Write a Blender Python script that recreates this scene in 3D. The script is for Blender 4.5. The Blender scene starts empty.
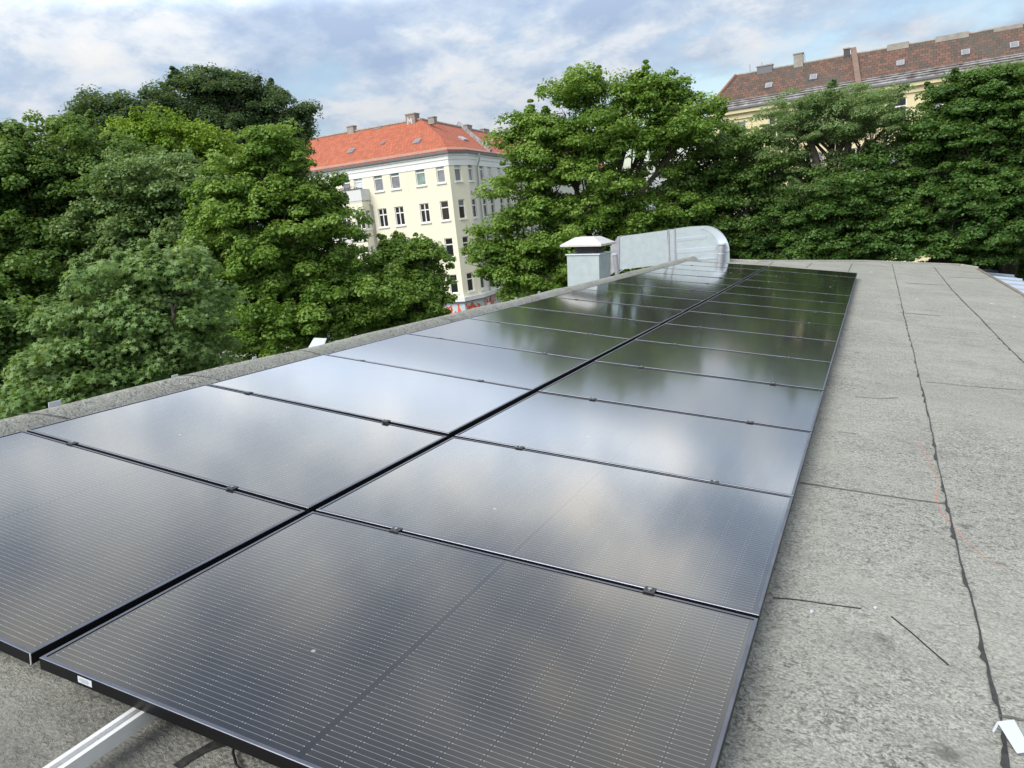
import bpy, math, random
import numpy as np
from mathutils import Matrix, Vector
random.seed(7)
scn = bpy.context.scene
COL = scn.collection
rad = math.radians

# ------------------------------------------------------------------ frames
# roof frame: u right, v forward, w up from the panel plane; world: z up
F = 772.27
CA, CB, CC = -.4145, .2508, .0675
T = np.array([1.8382, -1.1606, 1.3052])
ca, sa, cb, sb, cc, sc = (math.cos(CA), math.sin(CA), math.cos(CB), math.sin(CB), math.cos(CC), math.sin(CC))
FW = np.array([sa*cb, ca*cb, -sb]); _rt = np.array([ca, -sa, 0.]); _up = np.cross(_rt, FW)
RT = _rt*cc + _up*sc; UP = -_rt*sc + _up*cc
def rray(px, py):
    d = RT*(px-512)/F + UP*(384-py)/F + FW
    return d/np.linalg.norm(d)
_Z = -rray(895, 4016)
_Y = np.array([0., 1., 0.]) - _Z[1]*_Z; _Y /= np.linalg.norm(_Y); _X = np.cross(_Y, _Z)
M = np.array([_X, _Y, _Z])                     # roof frame -> world
CAM = M @ T
ROOFN = M @ np.array([0, 0, 1.])
def ray(px, py): return M @ rray(px, py)
def at(px, py, dist): return CAM + ray(px, py)*dist
GROUND = CAM[2] - 11.0
LP = 1.7141; WP = 1.134; GU = .0369; GV = .020
RW = -.12                                      # membrane below the panel plane
def warp(u, v):
    v = min(max(v, -1.5), 16.5); ur = min(max(u, 0), 2.0); ul = min(max(-u-GU, 0), 2.0)
    return .036*ur + .0024*ul - .000245*v*v + .0000204*v**3 - .00283*v*ul - .0013*v*ur
def hit(px, py, dw=RW):
    d = rray(px, py); w = dw
    for i in range(60):
        s = (w-T[2])/d[2]; P = T+s*d; w = .5*w + .5*(dw+warp(P[0], P[1]))
    return P
def on_plane(px, py, P, n):
    d = ray(px, py); s = ((P-CAM)@n)/(d@n); return CAM+s*d
def at_height(px, py, z):
    d = ray(px, py); return CAM + d*((z-CAM[2])/d[2])
M4 = Matrix([[*M[0], 0], [*M[1], 0], [*M[2], 0], [0, 0, 0, 1]])

# ------------------------------------------------------------------ object helpers
class MB:
    def __init__(s): s.v = []; s.f = []; s.mi = []; s.uv = []
    def face(s, pts, mi=0, uv=None):
        b = len(s.v); s.v += [tuple(map(float, p)) for p in pts]; s.f.append(tuple(range(b, b+len(pts)))); s.mi.append(mi)
        s.uv.append(uv if uv else [(0, 0)]*len(pts))
    def hexa(s, p, mi=0):              # 8 pts: bottom 0-3 ccw, top 4-7
        b = len(s.v); s.v += [tuple(map(float, q)) for q in p]
        for f in ((3, 2, 1, 0), (4, 5, 6, 7), (0, 1, 5, 4), (1, 2, 6, 5), (2, 3, 7, 6), (3, 0, 4, 7)):
            s.f.append(tuple(b+i for i in f)); s.mi.append(mi); s.uv.append([(0, 0)]*4)
    def box(s, x0, x1, y0, y1, z0, z1, mi=0):
        s.hexa([(x0, y0, z0), (x1, y0, z0), (x1, y1, z0), (x0, y1, z0), (x0, y0, z1), (x1, y0, z1), (x1, y1, z1), (x0, y1, z1)], mi)
    def obox(s, o, a, b, c, mi=0):     # oriented box from corner o and edge vectors
        o, a, b, c = map(np.array, (o, a, b, c))
        s.hexa([o, o+a, o+a+b, o+b, o+c, o+a+c, o+a+b+c, o+b+c], mi)
    def tube(s, pts, r, n=8, mi=0, caps=True):
        pts = [np.array(p, float) for p in pts]
        rr = r if isinstance(r, (list, tuple)) else [r]*len(pts)
        rings = []; ref = None
        for i, p in enumerate(pts):
            d = pts[min(i+1, len(pts)-1)]-pts[max(i-1, 0)]; d /= (np.linalg.norm(d)+1e-9)
            if ref is None: ref = np.array([1., 0, 0]) if abs(d[0]) < .8 else np.array([0, 1., 0])
            a = ref-(ref@d)*d; a /= np.linalg.norm(a); ref = a; b = np.cross(d, a)
            base = len(s.v)
            for k in range(n):
                t = 2*math.pi*k/n; s.v.append(tuple(p+rr[i]*(a*math.cos(t)+b*math.sin(t))))
            rings.append(base)
        for i in range(len(rings)-1):
            for k in range(n):
                k2 = (k+1) % n
                s.f.append((rings[i]+k, rings[i]+k2, rings[i+1]+k2, rings[i+1]+k)); s.mi.append(mi); s.uv.append([(0, 0)]*4)
        if caps:
            s.f.append(tuple(rings[0]+k for k in reversed(range(n)))); s.mi.append(mi); s.uv.append([(0, 0)]*n)
            s.f.append(tuple(rings[-1]+k for k in range(n))); s.mi.append(mi); s.uv.append([(0, 0)]*n)
    def build(s, name, mats, parent=None, smooth=False, bevel=0, uv=False):
        me = bpy.data.meshes.new(name); me.from_pydata(s.v, [], s.f); me.update()
        if not isinstance(mats, (list, tuple)): mats = [mats]
        for m in mats: me.materials.append(m)
        me.polygons.foreach_set('material_index', s.mi)
        if smooth: me.polygons.foreach_set('use_smooth', [True]*len(s.f))
        if uv:
            l = me.uv_layers.new(name='UVMap'); l.data.foreach_set('uv', [c for fu in s.uv for p in fu for c in p])
        o = bpy.data.objects.new(name, me); COL.objects.link(o)
        if parent: o.parent = parent
        if bevel:
            b = o.modifiers.new('bevel', 'BEVEL'); b.width = bevel; b.segments = 2; b.limit_method = 'ANGLE'
        return o
def tag(o, label=None, cat=None, group=None, kind=None):
    if label: o['label'] = label
    if cat: o['category'] = cat
    if group: o['group'] = group
    if kind: o['kind'] = kind
    return o
def empty(name, mat=None, label=None, cat=None, group=None, kind=None):
    o = bpy.data.objects.new(name, None); o.empty_display_size = .2; COL.objects.link(o)
    if mat is not None: o.matrix_world = mat
    return tag(o, label, cat, group, kind)

# ------------------------------------------------------------------ materials
def mat(name, color=(.5, .5, .5), rough=.6, metal=0., spec=.5, ior=1.5):
    m = bpy.data.materials.new(name); m.use_nodes = True
    b = m.node_tree.nodes['Principled BSDF']
    b.inputs['Base Color'].default_value = (*color, 1); b.inputs['Roughness'].default_value = rough
    b.inputs['Metallic'].default_value = metal; b.inputs['Specular IOR Level'].default_value = spec; b.inputs['IOR'].default_value = ior
    return m
class NG:
    def __init__(s, m): s.m = m; s.t = m.node_tree; s.n = s.t.nodes; s.l = s.t.links; s.b = s.n.get('Principled BSDF')
    def new(s, t, **k):
        n = s.n.new(t)
        for a, v in k.items(): setattr(n, a, v)
        return n
    def set(s, n, i, v):
        if isinstance(v, bpy.types.NodeSocket): s.l.new(v, n.inputs[i])
        elif v is not None: n.inputs[i].default_value = v
    def math(s, op, a, b=None, c=None, clamp=False):
        n = s.new('ShaderNodeMath', operation=op, use_clamp=clamp); s.set(n, 0, a); s.set(n, 1, b); s.set(n, 2, c); return n.outputs[0]
    def noise(s, vec, scale, detail=3, rough=.5, dist=0, w=None):
        n = s.new('ShaderNodeTexNoise')
        if w is not None: n.noise_dimensions = '4D'; n.inputs['W'].default_value = w
        if vec is not None: s.l.new(vec, n.inputs['Vector'])
        n.inputs['Scale'].default_value = scale; n.inputs['Detail'].default_value = detail; n.inputs['Roughness'].default_value = rough; n.inputs['Distortion'].default_value = dist
        return n.outputs['Fac']
    def ramp(s, fac, stops, interp='LINEAR'):
        n = s.new('ShaderNodeValToRGB'); s.l.new(fac, n.inputs[0]); cr = n.color_ramp; cr.interpolation = interp
        while len(cr.elements) < len(stops): cr.elements.new(.5)
        for e, (p, c) in zip(cr.elements, stops):
            e.position = p; e.color = (*c, 1) if len(c) == 3 else c
        return n.outputs[0]
    def mix(s, fac, a, b, mode='MIX'):
        n = s.new('ShaderNodeMix', data_type='RGBA', blend_type=mode)
        s.set(n, 0, fac)
        for i, v in ((6, a), (7, b)):
            if isinstance(v, bpy.types.NodeSocket): s.l.new(v, n.inputs[i])
            else: n.inputs[i].default_value = (*v, 1) if len(v) == 3 else v
        return n.outputs[2]
    def vmul(s, vec, xyz):
        n = s.new('ShaderNodeVectorMath', operation='MULTIPLY'); s.l.new(vec, n.inputs[0]); n.inputs[1].default_value = xyz; return n.outputs[0]
    def bump(s, h, strength=.3, dist=.01):
        n = s.new('ShaderNodeBump'); s.l.new(h, n.inputs['Height']); n.inputs['Strength'].default_value = strength; n.inputs['Distance'].default_value = dist
        s.l.new(n.outputs[0], s.b.inputs['Normal'])
    def obj(s): return s.new('ShaderNodeTexCoord').outputs['Object']
    def uv(s): return s.new('ShaderNodeTexCoord').outputs['UV']
    def col(s, c): s.l.new(c, s.b.inputs['Base Color'])

def mottled(name, c1, c2, scale=3, rough=.7, metal=0, bump=0, detail=4, spec=.4, bscale=None):
    m = mat(name, c1, rough, metal, spec); g = NG(m); o = g.obj()
    g.col(g.mix(g.ramp(g.noise(o, scale, detail, .6), [(.35, (0, 0, 0)), (.65, (1, 1, 1))]), c1, c2))
    if bump: g.bump(g.noise(o, bscale or scale*6, 4, .6), bump, .01)
    return m

def membrane_mat():
    m = mat('mineral_bitumen', (.3, .3, .28), .9, 0, .25); g = NG(m); o = g.obj()
    grain = g.noise(o, 105, 4, .7)
    crev = g.noise(g.vmul(o, (1, 1.25, 1)), 46, 4, .66, .8)
    big = g.noise(o, .9, 4, .6); mid = g.noise(g.vmul(o, (1, 2.2, 1)), 3.2, 5, .62); patch = g.noise(o, 9, 4, .6)
    base = g.ramp(grain, [(.34, (.14, .14, .13)), (.5, (.325, .335, .312)), (.66, (.53, .545, .51))])
    base = g.mix(g.ramp(crev, [(.38, (1, 1, 1)), (.47, (0, 0, 0))]), base, (.10, .10, .092))
    base = g.mix(g.ramp(mid, [(.42, (0, 0, 0)), (.72, (.5, .5, .5))]), base, (.19, .185, .172))
    base = g.mix(g.ramp(big, [(.4, (0, 0, 0)), (.65, (.45, .45, .45))]), base, (.38, .395, .36))
    base = g.mix(g.ramp(patch, [(.66, (0, 0, 0)), (.78, (.45, .45, .45))]), base, (.12, .12, .115))
    # scattered dark dirt spots
    vo = g.new('ShaderNodeTexVoronoi', feature='F1'); g.l.new(o, vo.inputs['Vector']); vo.inputs['Scale'].default_value = 2.1
    dsp = g.math('ADD', vo.outputs['Distance'], g.math('MULTIPLY', g.noise(o, 30, 3), .12))
    base = g.mix(g.ramp(dsp, [(.10, (.6, .6, .6)), (.15, (0, 0, 0))]), base, (.085, .085, .08))
    # dirty, worn patch of felt with shade painted into it in front of the array, and pale dried puddle rings
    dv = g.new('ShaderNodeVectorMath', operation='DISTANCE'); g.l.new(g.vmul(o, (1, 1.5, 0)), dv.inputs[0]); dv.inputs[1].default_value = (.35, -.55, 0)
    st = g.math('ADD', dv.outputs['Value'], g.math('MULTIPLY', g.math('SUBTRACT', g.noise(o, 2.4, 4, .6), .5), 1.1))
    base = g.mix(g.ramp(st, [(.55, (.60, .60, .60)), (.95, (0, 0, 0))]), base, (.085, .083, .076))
    pd = g.noise(o, .55, 3, .5, .4)
    base = g.mix(g.ramp(pd, [(.545, (0, 0, 0)), (.56, (.16, .16, .16)), (.585, (0, 0, 0))]), base, (.42, .42, .38))
    base = g.mix(g.ramp(pd, [(.56, (0, 0, 0)), (.66, (.16, .16, .16))]), base, (.20, .20, .18))
    g.col(base)
    h = g.math('ADD', g.math('MULTIPLY', crev, 1.6), g.math('MULTIPLY', grain, .8))
    g.bump(h, .85, .006)
    return m
MEMB = membrane_mat()

def glass_mat():
    m = mat('solar_cell_glass', (.010, .011, .015), .06, 0, .5, 1.72); g = NG(m); o = g.obj(); g.b.inputs['Coat Weight'].default_value = 1.; g.b.inputs['Coat Roughness'].default_value = .085; g.b.inputs['Coat IOR'].default_value = 1.5
    sx = g.new('ShaderNodeSeparateXYZ'); g.l.new(o, sx.inputs[0]); X, Y = sx.outputs[0], sx.outputs[1]
    # cells start 22 mm inside; 18 half cells along x with a wide middle joint; 6 along y, 10 wires each
    cx = (LP-.044-.014)/18.; cy = (WP-.044)/6.
    half = g.math('GREATER_THAN', X, LP/2)
    xs = g.math('SUBTRACT', g.math('SUBTRACT', X, .022), g.math('MULTIPLY', half, .014))
    fx = g.math('FRACT', g.math('DIVIDE', xs, cx)); fy = g.math('FRACT', g.math('DIVIDE', g.math('SUBTRACT', Y, .022), cy))
    ex = g.math('SUBTRACT', .5, g.math('ABSOLUTE', g.math('SUBTRACT', fx, .5)))     # 0 at the cell border
    ey = g.math('SUBTRACT', .5, g.math('ABSOLUTE', g.math('SUBTRACT', fy, .5)))
    gapx = g.math('LESS_THAN', ex, .020); gapy = g.math('LESS_THAN', ey, .007)
    wy = g.math('FRACT', g.math('DIVIDE', g.math('SUBTRACT', Y, .022), cy/10.))
    wire = g.math('LESS_THAN', g.math('ABSOLUTE', g.math('SUBTRACT', wy, .5)), .045)
    pad = g.math('MULTIPLY', g.math('LESS_THAN', g.math('ABSOLUTE', g.math('SUBTRACT', wy, .5)), .085),
                 g.math('LESS_THAN', g.math('ABSOLUTE', g.math('SUBTRACT', ex, .045)), .022))
    mid = g.math('LESS_THAN', g.math('ABSOLUTE', g.math('SUBTRACT', X, LP/2)), .008)
    ins = g.math('MULTIPLY', g.math('MULTIPLY', g.math('GREATER_THAN', X, .022), g.math('LESS_THAN', X, LP-.022)),
                 g.math('MULTIPLY', g.math('GREATER_THAN', Y, .022), g.math('LESS_THAN', Y, WP-.022)))
    notmid = g.math('MULTIPLY', ins, g.math('SUBTRACT', 1., mid))
    wire = g.math('MULTIPLY', wire, g.math('SUBTRACT', 1., gapx))
    cell = g.mix(g.noise(o, 1.3, 3), (.010, .0095, .010), (.014, .013, .014))
    c = g.mix(g.math('MULTIPLY', g.math('MAXIMUM', gapx, gapy), notmid), cell, (.004, .004, .005))
    c = g.mix(g.math('MULTIPLY', wire, notmid), c, (.175, .168, .155))
    c = g.mix(g.math('MULTIPLY', pad, notmid), c, (.25, .245, .235))
    c = g.mix(mid, c, (.005, .005, .006))
    # dust film: fine specks and a few dried drops
    dust = g.noise(o, 900, 2, .5)
    wob = g.noise(o, 7, 4, .6)
    c = g.mix(g.math('MULTIPLY', g.ramp(wob, [(.35, (0, 0, 0)), (.8, (1, 1, 1))]), .022), c, (.45, .43, .40))
    vo = g.new('ShaderNodeTexVoronoi', feature='F1'); g.l.new(o, vo.inputs['Vector']); vo.inputs['Scale'].default_value = 3.1
    sp = g.math('LESS_THAN', vo.outputs['Distance'], .022)
    c = g.mix(g.math('MULTIPLY', sp, .55), c, (.5, .52, .55))
    g.col(c)
    g.l.new(g.math('ADD', g.math('MULTIPLY', wob, .06), .12), g.b.inputs['Roughness'])
    g.bump(g.math('ADD', g.math('MULTIPLY', dust, .25), g.math('MULTIPLY', g.noise(o, 2.2, 2), 1.)), .05, .004)
    return m
GLASS = glass_mat()
FRAME = mottled('black_anodised_frame', (.20, .215, .26), (.15, .16, .20), 8, .38, .8)
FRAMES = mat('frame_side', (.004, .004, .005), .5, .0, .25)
CLAMP = mat('clamp_metal', (.07, .075, .08), .4, .8)
BOLT = mat('bolt_steel', (.5, .5, .5), .35, 1)
ALU = mottled('aluminium', (.86, .87, .88), (.78, .79, .80), 14, .42, .45)
TAR = mottled('tar', (.022, .022, .024), (.05, .05, .05), 40, .55)
LAP = mottled('lap_bitumen', (.09, .09, .088), (.16, .16, .15), 30, .9)  # dark grey bitumen of the sheet laps
GALV = mottled('galvanised_sheet', (.44, .51, .55), (.50, .57, .61), 7, .5, .45, .03)
GALVL = mat('galvanised_bright', (.62, .69, .78), .45, .4)
GALVD = mottled('galvanised_dull', (.36, .36, .42), (.46, .47, .50), 5, .5, .5)
WHITE = mottled('white_coated_metal', (.62, .62, .62), (.53, .53, .53), 6, .5)
WHITEP = mat('white_plastic', (.56, .60, .66), .45)
DARKM = mottled('dark_louvre', (.05, .045, .05), (.09, .08, .08), 20, .6)
BLACK = mat('black_plastic', (.01, .01, .013), .45)
RED = mat('red_chalk_line', (.62, .22, .16), .9)
def wall_mat(name, c1, c2):
    m = mat(name, c1, .85, 0, .2); g = NG(m); o = g.obj()
    c = g.mix(g.noise(o, .35, 5, .6), c1, c2)
    c = g.mix(g.ramp(g.noise(g.vmul(o, (1.2, 1.2, .12)), 2.2, 4, .6), [(.55, (0, 0, 0)), (.8, (.35, .35, .35))]), c, tuple(x*.72 for x in c2))
    g.col(c); g.bump(g.noise(o, 14, 4, .7), .35, .02); return m
CREAM = wall_mat('cream_render', (.80, .77, .63), (.75, .72, .59))
CREAM2 = wall_mat('yellow_render', (.70, .62, .40), (.64, .57, .37))
PALE = wall_mat('pale_render', (.70, .71, .72), (.63, .64, .66))
GREYW = wall_mat('grey_render', (.42, .42, .40), (.34, .34, .33))
WFRAME = mat('white_window_frame', (.78, .78, .78), .5)
PANED = mat('dark_window_glass', (.012, .014, .018), .06, 0, .5)
PANEC = mottled('curtained_window_glass', (.16, .17, .20), (.25, .27, .30), 1.2, .12)
PANEG = mottled('green_curtained_glass', (.13, .22, .20), (.30, .38, .36), 2, .12)
PANEL = mottled('pale_curtained_glass', (.50, .58, .66), (.66, .71, .76), 2, .15)
GUT = mat('zinc_gutter', (.16, .17, .19), .5, .5)
PIPE = mat('zinc_pipe', (.36, .37, .38), .5, .5)
def tile_mat(name, ca_, cb_, mortar, sx, sy, dirt=None, dirtlim=(.45, .6), contrast=.5, bumps=.6):
    m = mat(name, ca_, .8, 0, .25); g = NG(m); u = g.uv()
    br = g.new('ShaderNodeTexBrick'); g.l.new(u, br.inputs['Vector'])
    br.inputs['Scale'].default_value = 1; br.inputs['Brick Width'].default_value = sx; br.inputs['Row Height'].default_value = sy
    br.inputs['Mortar Size'].default_value = .018; br.inputs['Mortar Smooth'].default_value = .3; br.inputs['Bias'].default_value = 0
    br.inputs['Color1'].default_value = (*ca_, 1); br.inputs['Color2'].default_value = (*cb_, 1); br.inputs['Mortar'].default_value = (*mortar, 1)
    c = br.outputs['Color']
    c = g.mix(g.math('MULTIPLY', g.noise(u, .8, 5, .7), contrast), c, tuple(x*.55 for x in ca_))
    if dirt:
        n1 = g.noise(g.vmul(u, (1.0, 2.6, 1)), 1.35, 4, .8); n2 = g.noise(u, .16, 3, .6)
        s_ = g.math('ADD', n1, g.math('MULTIPLY', g.math('SUBTRACT', n2, .5), .9))
        c = g.mix(g.ramp(s_, [(dirtlim[0], (0, 0, 0)), (dirtlim[1], (1, 1, 1))]), c, dirt)
    g.col(c)
    sp = g.new('ShaderNodeSeparateXYZ'); g.l.new(u, sp.inputs[0])
    h = g.math('FRACT', g.math('DIVIDE', sp.outputs[1], sy))
    wv = g.math('ABSOLUTE', g.math('SINE', g.math('MULTIPLY', sp.outputs[0], math.pi/sx)))
    g.bump(g.math('ADD', g.math('MULTIPLY', h, -1.), g.math('MULTIPLY', wv, .6)), bumps, .05)
    return m
TILE = tile_mat('red_clay_tiles', (.50, .16, .095), (.37, .115, .07), (.20, .07, .05), .34, .42, contrast=.45)
TILEB = tile_mat('weathered_clay_tiles', (.20, .108, .082), (.085, .075, .066), (.03, .028, .028), .40, .36, (.09, .088, .08), (.50, .62), .2, .8)
BRICK = tile_mat('old_brick', (.33, .14, .09), (.24, .11, .08), (.3, .28, .26), .3, .1)
CONC = mottled('chimney_render', (.36, .34, .31), (.27, .25, .23), 2, .9)
GUARD = mottled('snow_guard_metal', (.42, .22, .16), (.30, .19, .16), 3, .7)
GUARDB = mottled('zinc_flashing', (.40, .40, .42), (.16, .14, .14), 1.8, .6, .2)
BARK = mottled('bark', (.045, .038, .03), (.09, .075, .06), 6, .9, 0, .5)
GRASS = mottled('lawn', (.035, .06, .018), (.07, .09, .03), .4, .95)
ASPH = mottled('asphalt', (.05, .05, .05), (.065, .065, .065), 3, .9)
PAVE = mottled('pavement', (.22, .21, .20), (.28, .27, .25), 2, .9)
BLUEMETAL = mottled('pale_sheet_metal', (.58, .66, .76), (.50, .58, .68), 3, .45, .3)

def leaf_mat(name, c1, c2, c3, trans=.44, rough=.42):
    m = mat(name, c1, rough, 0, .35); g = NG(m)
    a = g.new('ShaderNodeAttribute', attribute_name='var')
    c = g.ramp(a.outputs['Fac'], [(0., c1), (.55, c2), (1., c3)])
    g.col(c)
    tr = g.new('ShaderNodeBsdfTranslucent'); tc = g.mix(.55, c, (.26, .34, .02)); g.l.new(tc, tr.inputs[0])
    mx = g.new('ShaderNodeMixShader'); mx.inputs[0].default_value = trans
    g.l.new(g.b.outputs[0], mx.inputs[1]); g.l.new(tr.outputs[0], mx.inputs[2])
    g.l.new(mx.outputs[0], g.n['Material Output'].inputs['Surface'])
    return m

# ------------------------------------------------------------------ camera
cam = bpy.data.cameras.new('camera'); co = bpy.data.objects.new('camera', cam); COL.objects.link(co); scn.camera = co
cam.sensor_width = 36; cam.lens = F*36/1024; cam.clip_start = .05; cam.clip_end = 3000
r_, u_, f_ = M@RT, M@UP, M@FW
co.matrix_world = Matrix([[r_[0], u_[0], -f_[0], CAM[0]], [r_[1], u_[1], -f_[1], CAM[1]], [r_[2], u_[2], -f_[2], CAM[2]], [0, 0, 0, 1]])

# ------------------------------------------------------------------ the roof the camera stands on
home = empty('flat_roofed_building', M4, 'low building whose grey bitumen flat roof carries the solar panels', 'building')
UL, UR = -1.80, 4.62
def roof_sheet():
    b = MB(); us = [UL, -1.0, -.2, .5, 1.2, 2.0, 2.6, 3.4, 4.1, UR]
    def far(u):
        xs = [-2.3, -.6, 1.8, 4.3, 4.7]; ys = [18.6, 19.0, 22.2, 24.6, 23.9]; return float(np.interp(u, xs, ys))
    vs = [-2.6, -1.5, -.6, 0, 1, 2, 3, 4, 5, 6, 7, 8, 9, 10, 11, 12, 13, 14, 15, 16, 16.5, 17.5]
    n = len(vs)+1
    for u in us:
        for v in vs+[far(u)]: b.v.append((u, v, RW+warp(u, v)))
    for i in range(len(us)-1):
        for j in range(n-1):
            b.f.append((i*n+j, (i+1)*n+j, (i+1)*n+j+1, i*n+j+1)); b.mi.append(0); b.uv.append([(0, 0)]*4)
    return b, far
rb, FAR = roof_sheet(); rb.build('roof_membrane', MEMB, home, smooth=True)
# raised kerb along the left edge, swept profile
b = MB(); prof = [(UL, RW), (-1.86, RW+.012), (-1.92, -.045), (-1.97, -.012), (-2.005, 0), (-2.035, -.01), (-2.045, -.04), (-2.045, -.42)]
vs = [-2.6+.35*i for i in range(62)]; vs = [v for v in vs if v < 18.5]+[18.6]
rk = random.Random(4)
for v in vs:
    jit = .010*math.sin(v*1.9)+.006*math.sin(v*5.3+1)
    for k, (u, w) in enumerate(prof): b.v.append((u+(jit if k in (3, 4, 5, 6) else 0), v, w+warp(max(u, -1.85), v)+(.004*math.sin(v*3.1) if k > 1 else 0)))
n = len(prof)
for i in range(len(vs)-1):
    for k in range(n-1):
        b.f.append((i*n+k, i*n+k+1, (i+1)*n+k+1, (i+1)*n+k)); b.mi.append(0); b.uv.append([(0, 0)]*4)
b.build('edge_kerb', MEMB, home, smooth=True)
# walls down to the ground
Minv = M.T
def to_roof(p): return Minv @ np.array(p)
b = MB(); ring = [(-2.04, -2.6), (4.62, -2.6), (4.62, 24.0), (4.3, 24.55), (1.8, 22.15), (-.6, 18.95), (-2.04, 18.6)]
for i in range(len(ring)):
    p, q = ring[i], ring[(i+1) % len(ring)]
    P = M@np.array([p[0], p[1], RW-.02+warp(*p)]); Q = M@np.array([q[0], q[1], RW-.02+warp(*q)])
    P2, Q2 = P.copy(), Q.copy(); P2[2] = Q2[2] = GROUND-.2
    b.face([to_roof(P2), to_roof(Q2), to_roof(Q), to_roof(P)])
b.build('wall', GREYW, home)
# metal trim along the right edge
b = MB()
for i in range(30):
    v0, v1 = -2.6+i*.9, -2.6+(i+1)*.9-.006
    if v1 > 24.1: break
    b.obox((4.60, v0, RW+warp(4.6, v0)-.03), (.075, 0, 0), (0, v1-v0, 0), (0, 0, .055))
b.build('edge_trim', mottled('brown_edge_metal', (.30, .25, .22), (.22, .19, .17), 3, .6, .3), home, bevel=.006)
# far edge trim
b = MB()
for p, q in (((-2.04, 18.6), (-.6, 18.98)), ((-.6, 18.98), (1.8, 22.18)), ((1.8, 22.18), (4.3, 24.58)), ((4.3, 24.58), (4.66, 24.0))):
    P = np.array([*p, RW+warp(*p)]); Q = np.array([*q, RW+warp(*q)]); d = (Q-P); nn = np.array([-d[1], d[0], 0]); nn /= np.linalg.norm(nn)
    b.obox(P-np.array([0, 0, .03]), d, nn*.06, (0, 0, .07))
b.build('edge_trim', mottled('bright_edge_felt', (.42, .42, .38), (.34, .34, .31), 5, .8), home, bevel=.01)

def strip(pxs, name, m, width, seed, dots=0., raise_=.004, dense=True):
    """irregular thin strip laid on the membrane through the given pixels"""
    rn = random.Random(seed); P = [hit(*p) for p in pxs]; pts = []
    for a, c in zip(P[:-1], P[1:]):
        L = np.linalg.norm(c-a); k = max(2, int(L/.03))
        for i in range(k): pts.append(a+(c-a)*i/k)
    pts.append(P[-1]); b = MB(); wl = wr = width/2; blob = 0; lat = 0
    for i, p in enumerate(pts):
        d = pts[min(i+1, len(pts)-1)]-pts[max(i-1, 0)]; d = d/np.linalg.norm(d); s_ = np.array([d[1], -d[0], 0])
        wl = .6*wl+.4*width*rn.uniform(.2, .9); wr = .6*wr+.4*width*rn.uniform(.2, .9)
        if blob > 0: blob -= 1; bw = dots*(.3+.7*rn.random())*(6-blob)/5.
        else:
            bw = 0
            if dots and rn.random() < .13: blob = 6
        lat = .9*lat+rn.gauss(0, .0011)
        for q in (p+s_*(lat-wl), p+s_*(lat+wr+max(bw, 0))):
            b.v.append((q[0], q[1], RW+warp(q[0], q[1])+raise_))
    for i in range(len(pts)-1):
        b.f.append((2*i, 2*i+1, 2*i+3, 2*i+2)); b.mi.append(0); b.uv.append([(0, 0)]*4)
    return b.build(name, m, home)
strip([(892.3, 264), (925, 400), (940, 474), (960, 560), (985, 655), (1000, 720), (1008, 768), (1012, 790)], 'bitumen_seam', TAR, .006, 1, .016)
strip([(934, 267), (952, 290), (978, 316), (1010.5, 350), (1050, 388)], 'bitumen_seam', TAR, .010, 2, .018)
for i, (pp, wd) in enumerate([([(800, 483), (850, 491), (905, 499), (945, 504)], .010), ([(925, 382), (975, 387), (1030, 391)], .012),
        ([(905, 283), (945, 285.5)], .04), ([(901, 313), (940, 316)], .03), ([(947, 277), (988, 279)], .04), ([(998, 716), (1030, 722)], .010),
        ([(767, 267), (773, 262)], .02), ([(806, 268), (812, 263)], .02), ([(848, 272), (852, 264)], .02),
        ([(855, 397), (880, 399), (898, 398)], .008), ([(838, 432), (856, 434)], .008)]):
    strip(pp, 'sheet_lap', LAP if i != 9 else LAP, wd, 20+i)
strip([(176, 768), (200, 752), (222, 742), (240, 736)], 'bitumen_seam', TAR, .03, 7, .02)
# laps that climb over the kerb
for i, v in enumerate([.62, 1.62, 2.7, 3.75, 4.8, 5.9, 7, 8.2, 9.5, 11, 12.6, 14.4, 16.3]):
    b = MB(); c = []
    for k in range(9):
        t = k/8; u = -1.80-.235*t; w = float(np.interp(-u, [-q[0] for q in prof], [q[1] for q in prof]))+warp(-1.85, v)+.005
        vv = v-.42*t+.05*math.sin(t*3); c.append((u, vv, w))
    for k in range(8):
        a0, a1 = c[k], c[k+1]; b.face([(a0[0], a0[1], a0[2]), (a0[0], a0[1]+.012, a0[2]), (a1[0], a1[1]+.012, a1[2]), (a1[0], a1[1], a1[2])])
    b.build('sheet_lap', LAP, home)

# ------------------------------------------------------------------ solar panels
def frame_mesh():
    b = MB(); t = .011; h = .035
    # ring: outer wall, top lip, inner lip
    o = [(0, 0), (LP, 0), (LP, WP), (0, WP)]; i_ = [(t, t), (LP-t, t), (LP-t, WP-t), (t, WP-t)]
    for k in range(4):
        k2 = (k+1) % 4
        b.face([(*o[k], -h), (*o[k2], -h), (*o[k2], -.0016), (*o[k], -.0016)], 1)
        c = .0012
        oo = [(c, c), (LP-c, c), (LP-c, WP-c), (c, WP-c)]
        b.face([(*o[k], -.0016), (*o[k2], -.0016), (*oo[k2], 0), (*oo[k], 0)], 0)
        b.face([(*oo[k], 0), (*oo[k2], 0), (*i_[k2], 0), (*i_[k], 0)], 0)
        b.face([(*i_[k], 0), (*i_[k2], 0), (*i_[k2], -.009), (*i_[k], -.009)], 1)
        # bottom flange
        j = [(.03, .03), (LP-.03, .03), (LP-.03, WP-.03), (.03, WP-.03)]
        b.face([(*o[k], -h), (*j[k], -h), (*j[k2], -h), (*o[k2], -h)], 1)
    return b
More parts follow.
